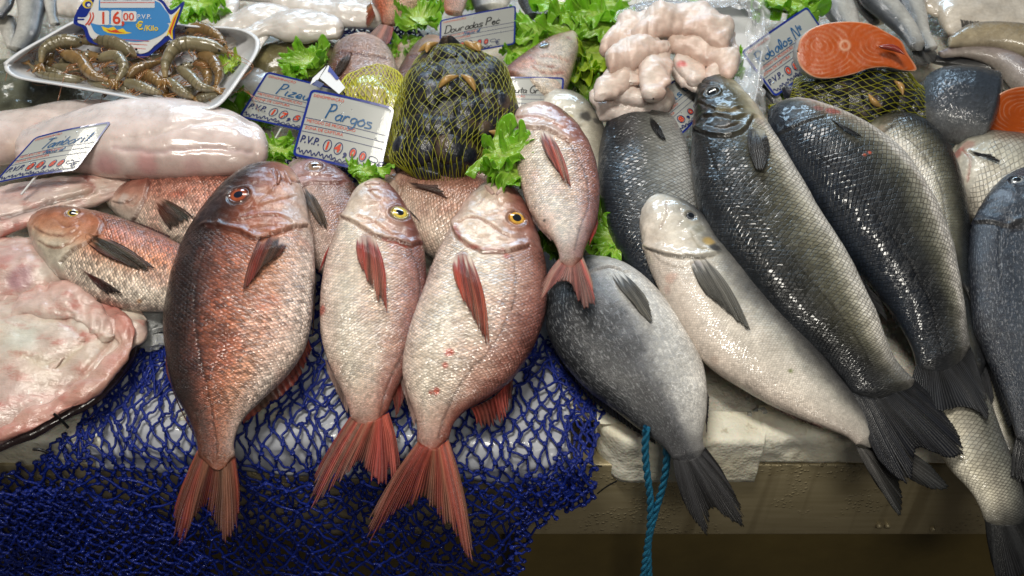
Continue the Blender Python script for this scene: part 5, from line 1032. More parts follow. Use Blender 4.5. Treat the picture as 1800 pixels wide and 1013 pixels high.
v, f = disc(154, 7, 9, 8); spart('eye_ring', v, M_YEL, .0014, f); v, f = disc(155, 8, 6, 5.5); spart('eye_blue', v, M_BLUE, .0016, f); v, f = disc(156, 9, 3, 2.8); spart('pupil', v, M_WHITE, .0018, f)
for x in (158, 163): v, f = ribbon(catmull([(x, 22), (x+1, 30), (x-4, 40), (x-8, 44)], 12), 2.2); spart('gill_stripe', v, M_REDP, .0016, f)
for k in range(2): spart('digit_tile', rrect([171, 195][k], [19, 18][k], [192, 214][k], [44, 45][k], 3), M_WHITE, .0016)
spart('digit_tile', rrect(215, 20, 240, 38, 3), M_WHITE, .0016); spart('info_panel', rrect(176, -12, 272, 14, 2), mat_plain('pale_print', (.6, .64, .7), .4), .0016)
spart('info_line', [(176, 4), (272, 4), (272, 5.2), (176, 5.2)], M_REDP, .0018)
def stext(s, x, y, size, mat, off=.002, bold=0, sx=1, name='lettering'):
    v, f = text_mesh(s, size, 0, bold); v = np.stack([x+v[:, 0]*sx, y-v[:, 1]], -1); spart(name, v, mat, off, f)
stext('1', 174, 42, 30, M_REDP, bold=.5); stext('6,', 197, 42, 31, M_REDP, bold=.6); stext('00', 216, 36, 19, M_REDP, bold=.3, sx=1.05); stext('P.V.P.', 241, 33, 11, M_WHITE, bold=.15); stext('€', 239, 52, 20, M_YEL, bold=.4); stext('/Kilo', 253, 54, 13, M_YEL, bold=.3)
for k, x in enumerate((182, 216, 248)): stext(('BALANÇO', 'PRODUTO', 'CALIBRE')[k], x, 1, 5, M_INK, bold=0)
for k in range(3): spart('print_rule', [(168+k*14, 66+k*7), (262-k*3, 72+k*7), (262-k*3, 73+k*7), (168+k*14, 67+k*7)], M_REDP, .0013)
spart('lower_white', smooth_poly([(158,62),(200,72),(240,80),(275,72),(262,90),(246,94),(214,86),(180,76)], 50), M_WHITE, .0012)
# ------------------------------------------------------------------ foam tray with shrimps
M_TRAY = mat_plain('white_foam_tray', (.74, .75, .77), .4, coat=.3, bump=.15, bs=60)
def tray(name, label, rim, hr, hb, shrink, cen, lip=.012):
    """rim: pixel outline of the rim, closed; walls slope inwards to the floor"""
    r = smooth_poly(rim, 160); c = np.array(cen, float); R = P(r, hr); C3 = P(c, hb)
    flo = P(r, hb); cc = flo.mean(0); base = cc+(flo-cc)*shrink+(R-flo)*0
    Rm = R.mean(0); inn = Rm+(R-Rm)*(1-lip*3)
    loops = [cc+(base-cc)*0.01, base*1, ]
    L = [cc+(base-cc)*.02, cc+(base-cc)*.97, base+(R-base)*.08, base+(R-base)*.5, base+(R-base)*.96-NRM*.001, R, R+NRM*.0015-(R-Rm)*.004, inn+NRM*.0015, inn, cc+NRM*.003+(inn-cc-NRM*.003)*.5*1+(base-cc)*0, base+NRM*.004-(base-cc)*.04, cc+NRM*.004+(base-cc)*.90, cc+NRM*.004+(base-cc)*.02]
    L[9] = inn*.5+(base+NRM*.004)*.5
    G = np.stack(L); o = mesh_obj(name, G, gridf(len(L), 160, cv=True), M_TRAY, None, loc=cc); tag(o, label, 'tray'); return o
tray('foam_tray', 'white foam tray of raw shrimps at the upper left', [(6,112),(30,94),(75,68),(130,38),(165,30),(250,36),(340,46),(425,52),(455,68),(455,90),(430,130),(400,172),(380,190),(355,194),(300,188),(200,168),(100,150),(30,138),(10,126)], .095, .045, .80, (230,120))
M_SHR = mat_wet('shrimp_shell', rough=.2, coat=.8, bump=.25, bs=120, sss=.1)
def shrimp(pts, w, h, seed, label):
    rng = np.random.default_rng(seed); c2 = catmull(np.array(pts, float), 90); u = np.linspace(0, 1, 90)
    hh = h+.006*np.sin(u*3.1); C = P(c2, hh); t = nz(np.gradient(C, axis=0)); sd = nz(np.cross(t, NRM)); n = np.cross(sd, t); k = np.linalg.norm(C[45]-CAMP)/KF; W_ = w*k*.82
    prof = np.interp(u, [0, .05, .14, .3, .42, .6, .8, .92, 1], [.12, .45, .85, 1.0, .95, .85, .62, .42, .25]); seg = 1+.10*np.where(u > .38, ((u-.38)*11) % 1, 0)
    th = np.arange(20)*2*math.pi/20; G = C[:, None]+(W_*.5*prof*seg)[:, None, None]*(np.cos(th)[None, :, None]*sd[:, None]+1.1*np.sin(th)[None, :, None]*n[:, None])
    base = np.array([.20, .17, .10])*(1+.2*rng.uniform(-1, 1)); base = base*(np.array([1, 1, 1]) if seed % 3 else np.array([1.15, .85, .6]))
    cl = base*(1+.35*fbm(G*90, 3, seed))[..., None]*(1-.35*np.where((u > .38) & (((u-.38)*11) % 1 > .85), 1, 0))[:, None, None]; cl = cl+np.array([.18, .08, .01])*(sm(u, .85, 1)+.6*sm(-u, -.12, 0))[:, None, None]*.6
    root = empty('shrimp', C[45], label, 'shrimp', 'raw shrimps in the foam tray'); mesh_obj('body', G, gridf(90, 20, cv=True), M_SHR, root, cols=np.clip(cl, 0, 1))
    mb = MB()
    for s in (-1, 0, 1):
        a = C[-1]; d = t[-1]+sd[-1]*s*.55; q = np.array([a, a+d*W_*.5, a+d*W_*.85]); v, f = tube(catmull(q, 8), np.array([.10, .13, .15, .15, .14, .11, .07, .02])*W_, 6); mb.add(v, f, (.24, .13, .04))
    mb.build('tail_fan', M_SHR, root); mb = MB()
    for j in range(7):
        i = int(14+j*6); a = C[i]-n[i]*W_*.2; s = 1 if rng.uniform() > .35 else -1; q = [a+sd[i]*s*W_*.3, a+sd[i]*s*W_*.75+n[i]*W_*.15, a+sd[i]*s*W_*1.05-t[i]*W_*.3]; v, f = tube(catmull(q, 8), W_*.045, 5); mb.add(v, f, (.36, .17, .07))
    mb.build('legs', M_SHR, root); mb = MB()
    for j in range(2):
        a = C[0]; q = [a, a-t[0]*W_*1.2+sd[0]*rng.uniform(-1, 1)*W_+n[0]*W_*.5, a-t[0]*W_*2.2+sd[0]*rng.uniform(-3, 3)*W_+n[0]*W_*.3, a-t[0]*W_*1.5+sd[0]*rng.uniform(-5, 5)*W_]; v, f = tube(catmull(q, 24), .0004, 4); mb.add(v, f, (.40, .15, .06))
    mb.build('antennae', M_SHR, root)
    for s in (-1, 1):
        bm = bmesh.new(); bmesh.ops.create_uvsphere(bm, u_segments=8, v_segments=6, radius=W_*.09); vv = np.array([x.co for x in bm.verts])+C[6]+sd[6]*s*W_*.33+n[6]*W_*.25; ff = [[l.index for l in x.verts] for x in bm.faces]; bm.free(); mesh_obj('eye', vv, ff, M_BLK, root)
SH = [([(150,75),(110,73),(78,88),(72,112)],26,.088,'curled grey shrimp at the upper left end of the pile'),([(240,100),(205,78),(170,72),(140,74)],28,.088,'brown shrimp below the fish sign'),([(105,95),(140,105),(160,130),(190,142)],26,.084,'dark grey shrimp slanting across the left half'),([(150,140),(110,138),(75,132),(50,112)],18,.076,'pale shrimp reaching toward the left rim'),
 ([(170,105),(205,100),(218,120),(205,142)],24,.092,'curved shrimp in the left middle of the tray'),([(220,140),(240,122),(270,112),(285,108)],20,.086,'thin brownish shrimp in the middle'),([(400,92),(360,80),(315,80),(292,108),(290,138)],30,.098,'big glossy arched shrimp on the right of the pile'),([(310,118),(335,135),(352,152),(378,158)],24,.09,'shrimp under the big arched one'),
 ([(345,95),(372,105),(385,130),(380,150)],26,.088,'reddish brown shrimp by the tray leaf'),([(290,140),(305,150),(320,162),(340,172)],24,.084,'pale shrimp at the front right of the tray'),([(215,145),(240,150),(262,158),(285,165)],22,.08,'small shrimp at the front middle of the tray'),([(325,60),(350,50),(380,62),(400,88)],24,.084,'brown shrimp behind the fish sign tail'),
 ([(90,118),(120,120),(140,122),(165,128)],18,.07,'thin shrimp under the slanting dark one'),([(150,138),(180,150),(205,150),(225,158)],18,.072,'orange tinged shrimp at the front left rim'),([(240,128),(265,135),(285,150),(295,165)],26,.076,'dark shrimp in the gap before the arched one'),([(395,165),(370,168),(350,175),(335,178)],22,.076,'reddish shrimp head at the right front corner'),
 ([(255,85),(275,80),(300,78),(320,70)],22,.075,'shrimp lying just behind the sign base'),([(340,110),(360,122),(366,140),(360,155)],24,.078,'shrimp deep in the right half'),([(60,105),(75,120),(100,128),(130,130)],16,.066,'small shrimp at the bottom left of the pile'),([(180,120),(195,130),(200,148),(190,158)],20,.07,'shrimp low in the left middle')]
rng = np.random.default_rng(21)
for k, (x, y, wh) in enumerate([(85,100,'left'),(120,88,'upper left'),(140,108,'left'),(180,92,'upper middle'),(230,118,'middle'),(262,102,'middle'),(300,92,'upper right'),(330,125,'right'),(368,112,'right'),(250,148,'front'),(320,148,'front right'),(205,160,'front')]):
    a = rng.uniform(0, 6.28); L_ = rng.uniform(30, 42); d = np.array([math.cos(a), .55*math.sin(a)]); e = np.array([-d[1], d[0]])*rng.uniform(-14, 14); c = np.array([x, y])
    SH.append(([tuple(c-d*L_), tuple(c-d*L_*.3+e), tuple(c+d*L_*.3+e), tuple(c+d*L_)], rng.uniform(16, 23), .068, 'small dark shrimp buried in the pile'))
for k, (p, w, h, lb) in enumerate(SH): shrimp(p, w, h, 70+k, lb)
# ------------------------------------------------------------------ net bags
def net_on(b, parent, nu, nv, r, mat, off=.0022, lo=.02, hi=.98, seed=1, jit=.12, name='net', lift=.010):
    N, M = b.G.shape[:2]; rng = np.random.default_rng(seed); mb = MB(); H = smoothG(b, lift)
    def at(s, t):
        i = np.clip(s, 0, 1)*(N-1); j = (t % 1)*M; i0 = np.floor(i).astype(int); i1 = np.minimum(i0+1, N-1); j0 = np.floor(j).astype(int) % M; j1 = (j0+1) % M; fi = (i-i0)[:, None]; fj = (j-np.floor(j))[:, None]
        return (1-fi)*((1-fj)*H[i0, j0]+fj*H[i0, j1])+fi*((1-fj)*H[i1, j0]+fj*H[i1, j1])
    cen = b.C
    for sgn in (1, -1):
        for k in range(nv):
            n = nu*3; s = np.linspace(lo, hi, n); t = k/nv+sgn*s*nu/nv*.5+.004*np.sin(s*40+k)+.006*fbm(np.stack([s*6, 0*s+k*.3, 0*s+seed], -1), 2, seed)
            p = at(s, t); v, f = tube(p, r, 4); mb.add(v, f)
    return mb.build(name, mat, parent)
def smoothG(b, off=.0025):
    ce = b.C[:, None]; G = b.G; return G+nz(G-ce)*off
M_YN = mat_plain('yellow_netting', (.24, .24, .010), .4, coat=.2); M_MUS = mat_wet('mussel_shell', rough=.4, coat=.4, bump=.5, bs=160, var=.3)
def mussel_bag(label, st, h, ratio, n, seed, msz, net=(20, 34), name='mussel_bag', meat=True):
    b = blob(name, None, None, st, h, [(-1, (.02, .018, .015)), (1, (.012, .012, .014))], ratio=ratio, parent=None, lump=.006, lf=26, mat=M_MUS, seed=seed); root = b.obj; tag(root, label, 'net bag of mussels', 'net bags of mussels')
    rng = np.random.default_rng(seed); top = b.tv; nn = b.tn
    for k in range(n):
        i = rng.integers(len(top)); c = top[i]-nn[i]*msz*.06; a = nz(np.cross(nn[i], rng.normal(0, 1, 3))); bb = np.cross(nn[i], a); u = np.linspace(0, 1, 18); th = np.arange(20)*2*math.pi/20
        wd = np.sin(np.pi*u**.75)**.75*.36; G = c+msz*((u-.5)[:, None, None]*a+wd[:, None, None]*(np.cos(th)[None, :, None]*bb+.62*np.sin(th)[None, :, None]*nn[i]))
        cl = np.array([.010, .012, .022])*(1+.6*fbm(G*140, 2, k))[..., None]+np.array([.07, .04, .012])*(sm(vn(G*60, k), .2, .7))[..., None]
        mesh_obj('mussel', G, gridf(18, 20, cv=True), M_MUS, root, cols=np.clip(cl, 0, 1))
        if meat and k % 6 == 0:
            v, f = tube(catmull([c+a*msz*.3+nn[i]*msz*.26, c+nn[i]*msz*.30+bb*msz*.06, c-a*msz*.3+nn[i]*msz*.24], 14), np.sin(np.linspace(.1, 3.05, 14))*msz*.10, 6); mesh_obj('mussel_meat', v, f, M_MEAT, root)
    net_on(b, root, net[0], net[1], .0005, M_YN, seed=seed); return b
M_MEAT = mat_plain('mussel_meat', (.42, .25, .08), .35, coat=.5, var=.3, vs=200)
b = mussel_bag('large yellow net bag of black mussels in the middle of the stall',
 [(770,96,815,94),(742,115,850,108),(722,145,882,135),(712,180,895,165),(706,215,893,198),(702,250,880,232),(700,280,852,262),(715,296,835,285),(745,299,815,293)], (.085,.085,.075,.06), (.5,.5,.52,.5), 46, 11, .050, net=(30, 46))
v, f = tube(catmull(P([(742,112),(770,92),(800,90),(840,108),(880,135)], .105), 24), .0012, 6); mesh_obj('net_edge', v, f, M_YN, b.obj)
b = mussel_bag('small yellow net bag of opened mussels below the salmon steak', [(1402,150,1398,175),(1430,132,1425,190),(1475,125,1470,205),(1530,127,1525,214),(1575,140,1575,218),(1605,165,1612,218)], (.05,.055,.05), (.6,.6,.55), 26, 12, .042, net=(22, 36))
v, f = tube(catmull(P([(1352,188),(1370,184),(1398,165),(1415,138)], .05), 16), np.linspace(.003, .0012, 16), 6); mesh_obj('net_edge', v, f, M_YN, b.obj)
b = blob('clam_bag', None, None, [(640,133,672,130),(615,150,700,148),(600,175,712,180),(610,205,712,215),(640,240,706,250),(660,275,700,285)], (.055,.06,.055,.045), [(-1, (.42, .40, .06)), (1, (.50, .50, .10))], ratio=(.55,.55,.5), lump=.007, lf=34, mat=M_SLIME, seed=13); tag(b.obj, 'yellow net bag of pale clams behind the Pargos card', 'net bag of clams')
rng = np.random.default_rng(3)
for k, (x, y, r) in enumerate([(662,172,19),(690,196,17),(640,158,15),(700,222,14),(620,165,14),(694,248,15),(676,146,13),(648,196,15),(690,272,13),(608,178,12)]):
    q, i, _ = surf(b, [(x, y)]); c = q[0]; n = b.tn[i[0]]; k_ = np.linalg.norm(c-CAMP)/KF*r; a = nz(np.cross(n, [1, .3, 0])); bb = np.cross(n, a); u = np.linspace(0, math.pi, 16); th = np.arange(24)*2*math.pi/24
    G = c+k_*(np.sin(u)[:, None, None]*(np.cos(th)[None, :, None]*a*1.1+np.sin(th)[None, :, None]*bb)+.42*np.cos(u)[:, None, None]*n); cl = np.array([.48, .42, .26])*(1+.18*np.sin((u*14))[:, None]+.15*fbm(G*120, 2, k))[..., None]; mesh_obj('clam', G, gridf(16, 24, cv=True), M_SHR, b.obj, cols=np.clip(cl, 0, 1))
net_on(b, b.obj, 26, 50, .0006, mat_plain('bright_yellow_net', (.62, .60, .04), .4), seed=4, lift=.009)
tg = empty('paper_tag', P((575,140), .09), 'small white printed tag clipped to the clam bag', 'tag')
def quadpx(name, p, h, mat, par, th=.0006):
    v = P(p, h); o = mesh_obj(name, v, [list(range(len(p)))], mat, par, smooth=False); md = o.modifiers.new('t', 'SOLIDIFY'); md.thickness = th; return o
quadpx('tag_sheet', [(577,115),(607,155),(596,166),(562,138)], .100, M_WHITE, tg); quadpx('tag_sheet', [(574,116),(560,140),(545,150),(550,138)], .097, M_WHITE, tg); quadpx('tag_frame', [(579,116),(596,138),(593,141),(590,140),(580,128),(576,126)], .1012, M_BLUE, tg, .0003); quadpx('tag_print', [(556,141),(570,148),(563,155),(550,150)], .0985, M_INK, tg, .0003)
# ------------------------------------------------------------------ salmon
ms = NT('salmon_meat'); wv = ms.attr('ln'); cs = ms.mixc(ms.math('MULTIPLY', wv, ms.rng(ms.noise(60, 4), .3, .6, .7, 1.0)), (.58, .105, .012, 1), (.85, .50, .33, 1)); ms.P(Base_Color=ms.mixc(ms.rng(ms.noise(24, 5), .45, .65, 0, .5), cs, (.44, .075, .012, 1)), Roughness=.35, Coat_Weight=.4, Coat_Roughness=.2, Normal=ms.bump(ms.noise(150, 3), .3, .002), Subsurface_Weight=.1, Subsurface_Scale=.006); M_SAL = ms.m
def cut_face(name, poly, cen, hs, parent, thick=None, nrings=44, freq=10, focus=None, two=True):
    """flat cut of a salmon: muscle lines as white arcs"""
    p = smooth_poly(poly, 140); h0, h1 = hs; ymin, ymax = p[:, 1].min(), p[:, 1].max(); hh = lambda y: h1+(h0-h1)*(ymax-y)/(ymax-ymin)
    r = np.linspace(0.01, 1, nrings)[:, None, None]; px = np.array(cen)+(p[None]-np.array(cen))*r; G = P(px, hh(px[..., 1])); n = grid_norm(G, cv=True); 
    if (n*(CAMP-G)).sum() < 0: n = -n
    F0 = np.array(focus[0]); F1 = np.array(focus[1]); d0 = np.linalg.norm((px-F0)*[1, 1.35], axis=-1); d1 = np.linalg.norm((px-F1)*[1, 1.35], axis=-1); d = np.minimum(d0, d1)+6*fbm(np.stack([px[..., 0]*.03, px[..., 1]*.03, 0*px[..., 0]], -1), 2, 5)
    bm_ = np.clip(.55+1.1*fbm(np.stack([px[..., 0]*.05, px[..., 1]*.05, 0*px[..., 0]+3], -1), 3, 9), 0, 1); ln = bm_*np.exp(-((((d/freq) % 1)-.5)/.12)**2)*.6; ln = np.maximum(ln, 1.0*np.exp(-((np.linalg.norm(px-np.array(focus[2]), axis=-1)-8)/2.5)**2)*.9)
    ln = np.maximum(ln, sm(r[..., 0]+0*d, .965, .985)*1.0)
    G = G+nz(n.mean((0, 1)))*(-.0015*(r[..., 0] ** 12)+.0005*fbm(G*70, 2, 3))[..., None]
    o = mesh_obj(name, G, gridf(nrings, 140, cv=True), M_SAL, parent, attrs={'ln': ln}); return o, G[-1], nz(n.mean((0, 1)))
st_ = empty('salmon_steak', P((1500,90), .1), 'orange salmon steak with pale skin rim resting on the small mussel bag', 'salmon')
pol = [(1402,88),(1408,68),(1425,52),(1450,42),(1490,38),(1530,42),(1562,58),(1585,72),(1595,92),(1612,122),(1590,124),(1560,118),(1530,120),(1500,130),(1465,137),(1435,136),(1412,122),(1403,105)]
o, rim, n = cut_face('cut_meat', pol, (1495,88), (.145,.095), st_, focus=[(1440,80),(1545,78),(1485,80)], freq=10)
G = np.stack([rim-n*a+(rim-rim.mean(0))*b_ for a, b_ in ((0, 0), (.002, .012), (.012, .012), (.020, 0), (.021, -.1), (.021, -.98))]); mesh_obj('skin', G, gridf(6, len(rim), cv=True), MS['smooth'], st_, cols=np.ones((6*len(rim), 3))*[.42, .42, .42], attrs={'sc': np.zeros(6*len(rim))}, uv=np.zeros((6*len(rim), 2)))
v, f = tube(P(catmull([(1545,82),(1568,84),(1582,90),(1590,96)], 16), .131), np.sin(np.linspace(.3, 3, 16))*.004, 8); mesh_obj('belly_slit', v, f, mat_plain('dark_red_flesh', (.25, .03, .02), .3, coat=.5), st_)
b = fish('salmon_tail', 'thick blue silver salmon piece with orange cut end at the right', 'salmon', [(1622,150,1611,176),(1640,137,1618,203),(1668,131,1640,226),(1705,134,1682,240),(1745,142,1722,246)], (.055,.06,.06), 'salmon_skin', rows=40, head=-.1, mat=MS['hide'], ratio=(.6,.6,.62,.62), pal=[(-1,(.16,.17,.18)),(-.8,(.05,.06,.075)),(-.3,(.018,.024,.034)),(1,(.008,.012,.018))])
cut_face('cut_meat', [(1734,205),(1742,182),(1765,162),(1800,153),(1850,160),(1880,190),(1880,240),(1840,262),(1795,258),(1755,245),(1738,228)], (1805,208), (.105,.03), b.root, focus=[(1800,195),(1860,230),(1850,200)], freq=9)
# ------------------------------------------------------------------ white flesh pile in its tray, plastic film
FIL = [(-1, (.70, .52, .44)), (-.2, (.76, .62, .54)), (.5, (.78, .68, .61)), (1, (.74, .63, .58))]
tray('foam_tray', 'white foam tray under the plastic film at the top right of the flesh pile', [(1180,10),(1235,2),(1300,-2),(1335,6),(1345,40),(1338,110),(1325,185),(1300,200),(1240,160),(1190,100)], .07, .03, .8, (1270,90))
RO = [([(1130,32,1128,70),(1165,16,1160,62),(1210,12,1200,58),(1250,22,1235,68),(1282,42,1262,85)],.130,'topmost broad lobe of the white flesh pile'),([(1082,48,1068,92),(1105,28,1108,82),(1140,24,1140,72),(1165,34,1160,66)],.118,'smooth lobe at the upper left of the flesh pile'),([(1082,82,1078,122),(1108,66,1110,112),(1140,62,1148,100),(1172,70,1170,92)],.128,'knobbly lobe across the left of the flesh pile'),
 ([(1292,62,1262,88),(1297,95,1256,104),(1292,128,1240,128),(1278,152,1240,150),(1262,165,1245,168)],.108,'lobe curling down the right side of the flesh pile'),([(1078,98,1120,90),(1062,125,1118,122),(1046,150,1104,150),(1044,172,1085,168)],.112,'long lobe down the left front of the flesh pile'),([(1138,84,1180,90),(1128,112,1182,118),(1124,140,1178,148),(1130,162,1168,164)],.122,'vertical lobe in the middle of the flesh pile'),
 ([(1180,78,1215,72),(1186,104,1238,96),(1195,125,1246,118),(1210,142,1248,136)],.108,'pinkish lobe right of the middle one'),([(1038,182,1062,158),(1058,205,1098,158),(1100,212,1145,165),(1140,205,1178,172)],.08,'lowest lobe of the flesh pile behind the steel grey fish'),([(1195,50,1182,85),(1235,58,1222,104),(1270,78,1258,122),(1290,100,1275,138)],.116,'broad lobe under the topmost one'),
 ([(1108,90,1136,88),(1100,118,1134,118),(1100,145,1128,145)],.118,'narrow strip between the left and the middle lobes of white flesh'),([(1180,125,1210,108),(1195,148,1232,128),(1225,165,1250,148)],.10,'small fold at the lower right of the flesh pile'),([(1062,148,1080,138),(1085,168,1110,150),(1120,180,1142,160)],.10,'fold lying over the lowest lobe of white flesh')]
for k, (st, h, lb) in enumerate(RO):
    blob('white_flesh', lb, 'fish flesh', st, h, FIL, ratio=(.5,.52,.5), bulge=.75, mat=M_SOFT, lump=.010, lf=36, wr=.0014, wdir=(14, 5), group='lobes of white flesh in a pile', mott=.06, seed=300+k, spots=[(1200,112,9,(.6,.06,.07),.8)] if k == 6 else ())
mf = NT('plastic_film'); mf.P(Base_Color=(.92, .95, 1, 1), Roughness=.08, Alpha=.30, Specular_IOR_Level=1.0, Coat_Weight=.6, Coat_Roughness=.05); M_FILM = mf.m
def film(poly0, poly1, h0, h1, label, seed, amp=.011):
    a = catmull(np.array(poly0, float), 120); c = catmull(np.array(poly1, float), 120); v = np.linspace(0, 1, 50)[None, :, None]; px = a[:, None]+(c-a)[:, None]*v; G = P(px, h0+(h1-h0)*v[..., 0]*np.ones((120, 1)))
    k = fbm(G*45, 3, seed); G = G+NRM*(amp*(1-np.abs(k)*2.5))[..., None]+RX*(.006*fbm(G*60, 2, seed+1))[..., None]
    o = mesh_obj('plastic_film', G, gridf(120, 50), M_FILM, None, loc=G[60, 25]); tag(o, label, 'plastic film')
film([(1300,2),(1312,50),(1302,110),(1292,150),(1312,190),(1345,232)], [(1345,2),(1352,45),(1345,95),(1340,120),(1342,180),(1352,235)], .10, .085, 'crumpled clear plastic film beside the foam tray, right of the flesh', 4)
film([(1085,22),(1130,5),(1200,2),(1290,2)], [(1080,40),(1140,24),(1210,16),(1310,18)], .08, .11, 'clear plastic film behind the top of the flesh pile', 5, .006)
# ------------------------------------------------------------------ background fish
BG = 'fish heaped at the back of the stall'
def bf(name, label, st, h, sp, ratio=(.7,.6,.5), rows=24, cat='fish', **k): return fish(name, label, cat, st, h, sp, ratio=ratio, rows=rows, head=k.pop('head', .2), group=k.pop('group', BG), res=.0026, **k)
bf('whiting', 'silvery small fish pointing down at the top left, left of the tray', [(72,-40,22,-40),(80,0,28,-5),(76,30,32,30),(66,65,28,58),(45,90,15,85)], (.05,.045,.04), 'silver'); bf('whiting', 'grey small fish half under its larger neighbour at the left edge', [(26,32,-5,40),(32,50,3,60),(30,75,12,84)], (.03,.028), 'silver')
bf('whiting', 'pale small fish in the very top left corner', [(30,-20,0,-15),(22,10,-5,10),(5,32,-20,28)], (.05,.05), 'pale'); bf('whiting', 'thin small fish whose tail touches the tray behind', [(105,-30,68,-20),(102,0,76,0),(100,25,82,25),(106,42,88,44)], (.05,.045), 'silver')
b = blob('flatfish', 'dark speckled olive flatfish under the left corner of the shrimp tray', 'fish', [(70,110,120,230),(30,105,60,240),(-20,110,0,235),(-70,120,-60,230)], (.012,.016), [(-1,(.10,.10,.07)),(1,(.12,.125,.09))], ratio=(.2,.2), lump=.004, lf=60, mat=M_SLIME, mott=.6, group=BG)
b = blob('flatfish', 'olive green flatfish behind the 17,50 price card', 'fish', [(602,88,585,118),(575,68,550,132),(530,62,500,136),(480,76,455,140),(440,100,430,135),(410,120,415,135)], (.022,.026,.022), [(-1,(.20,.17,.08)),(0,(.15,.13,.06)),(1,(.05,.055,.035))], ratio=(.3,.3,.3), lump=.005, lf=30, mat=M_SLIME, mott=.4, group=BG)
WH = [(-1, (.60, .55, .50)), (0, (.68, .64, .60)), (1, (.64, .60, .58))]
for k, (st, h, lb) in enumerate([([(585,30,590,68),(550,22,545,72),(505,22,500,70),(465,35,470,60),(420,55,430,78),(380,72,385,88)],.055,'white ray body with bluish rim, above the olive flatfish'),([(500,15,505,45),(450,12,455,55),(405,30,410,60),(370,55,375,72)],.045,'white ray left of the bluish rimmed one'),([(415,-20,395,-10),(420,10,385,15),(410,35,390,40)],.04,'small white fillet standing beside the curly leaf'),([(660,8,655,48),(600,2,600,46),(540,-5,545,35),(480,-15,490,20)],.04,'long pale fillet reaching the red tail'),
 ([(475,62,452,60),(462,80,445,80),(450,100,432,98),(430,125,415,120)],.05,'narrow white flap behind the right end of the tray'),([(470,125,455,190),(440,122,420,190),(400,130,385,185)],.02,'pale fillet under the right rim of the shrimp tray'),([(150,-10,135,30),(115,-15,98,25),(80,-20,70,10)],.04,'white fillet behind the left of the fish sign'),([(540,-25,500,5),(480,-25,450,0),(420,-25,400,0)],.035,'pale brown piece at the top, behind the rays')]):
    blob('white_fillet', lb, 'fish fillet', st, h, WH, ratio=(.5,.5,.4), lump=.004, lf=26, wr=.001, group='white fillets and rays at the back left', mott=.08, seed=400+k)
bf('pink_bream', 'pink bream with dark fin behind the clam bag', [(612,72,658,70),(590,88,682,88),(577,115,697,115),(570,150,705,150),(575,190,710,190)], (.055,.06,.05), 'rose', rows=26, ratio=(.7,.5,.45), lines=[([(600,92),(635,96),(680,104)],.0014,.001,.001,(.12,.08,.1))],
   fins=[dict(n='pectoral_fin',root=[(608,96),(620,92)],tip=[(582,135),(590,138),(600,128)],on=True,c0=(.13,.09,.07),rays=8,off=.003,al=(1,.97))])
bf('pink_bream', 'pink bream head left of the large mussel bag', [(742,72,788,84),(722,92,805,105),(702,125,800,140),(692,165,790,180)], (.05,.055,.05), 'rose', rows=26, ratio=(.7,.5,.45), eyes=[(783,82,9)], lines=[([(722,100),(750,98),(790,112)],.0014,.001,.001,(.12,.08,.1))]); bf('pink_bream', 'pale flank of a bream behind the ragged leaf', [(700,78,722,75),(690,110,722,105),(688,140,715,140)], (.035,.035), 'pink')
bf('pink_bream', 'pink bream with upturned head among the lettuce', [(1000,58,1016,70),(973,68,1016,92),(945,83,1009,118),(915,104,998,150),(885,130,985,185)], (.06,.065,.055), 'pink', rows=26, ratio=(.8,.55,.48), eyes=[((956,80,9),dict(iris=(.35,.3,.12),pupil=(.01,.01,.01),pr=.62))], lines=[([(930,100),(945,112),(975,118)],.0018,.0014,.001,(.3,.08,.07)),([(950,98),(975,100),(1000,108)],.0012,.001,.001,(.6,.35,.28)),([(938,120),(960,128),(990,128)],.0016,.001,.001,(.5,.16,.14))], spots=[(925,112,16,(.65,.32,.2),.6),(1000,66,8,(.6,.25,.25),.6)])
b = bf('gurnard', 'orange red fish hanging tail down at the top middle', [(640,-60,760,-40),(645,-30,758,-15),(652,0,742,8),(665,22,718,28),(672,42,690,46)], (.065,.06,.05), 'orange', rows=30, ratio=(.6,.6,.6), pal=[(-1,(.66,.45,.34)),(0,(.66,.36,.24)),(1,(.60,.16,.07))], fins=[dict(n='tail_fin',root=[(668,42),(692,48)],tip=[(640,72),(655,82),(670,78),(682,80),(686,72)],h=(.062,.062),c0=(.6,.22,.14),c1=(.6,.28,.2),rays=12,al=(1,.9)),dict(n='pelvic_fin',root=[(652,5),(660,28)],tip=[(638,22),(645,50)],h=(.06,.05),c0=(.65,.22,.10),rays=7)])
bf('gurnard', 'bit of an orange fish behind the Douradas card', [(770,-30,825,-30),(775,0,822,0),(782,22,812,24)], (.04,.035), 'orange', rows=30, pal=[(-1,(.7,.5,.42)),(0,(.66,.36,.24)),(1,(.60,.20,.10))])
for k, (nm, st, h, sp, lb) in enumerate([('grey_bream',[(905,-30,955,-30),(910,0,962,0),(925,28,958,30)],.045,'grey','grey bream tail end above the lettuce, beside the top card'),('grey_bream',[(952,-30,1010,-30),(958,0,1008,0),(968,30,1000,36)],.05,'pale','cream bellied bream at the top, left of centre lettuce'),('grey_bream',[(1000,-30,1065,-30),(1005,0,1065,-5),(1020,20,1062,18)],.04,'silver','mottled bream above the broad bright leaf'),('grey_bream',[(825,-30,905,-30),(828,0,900,-5),(835,18,890,14)],.03,'silver','grey bream directly behind the Douradas card'),
  ('sea_bass',[(1058,30,1064,44),(1110,12,1120,34),(1170,4,1175,30),(1230,6,1230,26)],.035,'black','long dark fish behind the flesh pile')]): bf(nm, lb, st, h, sp)
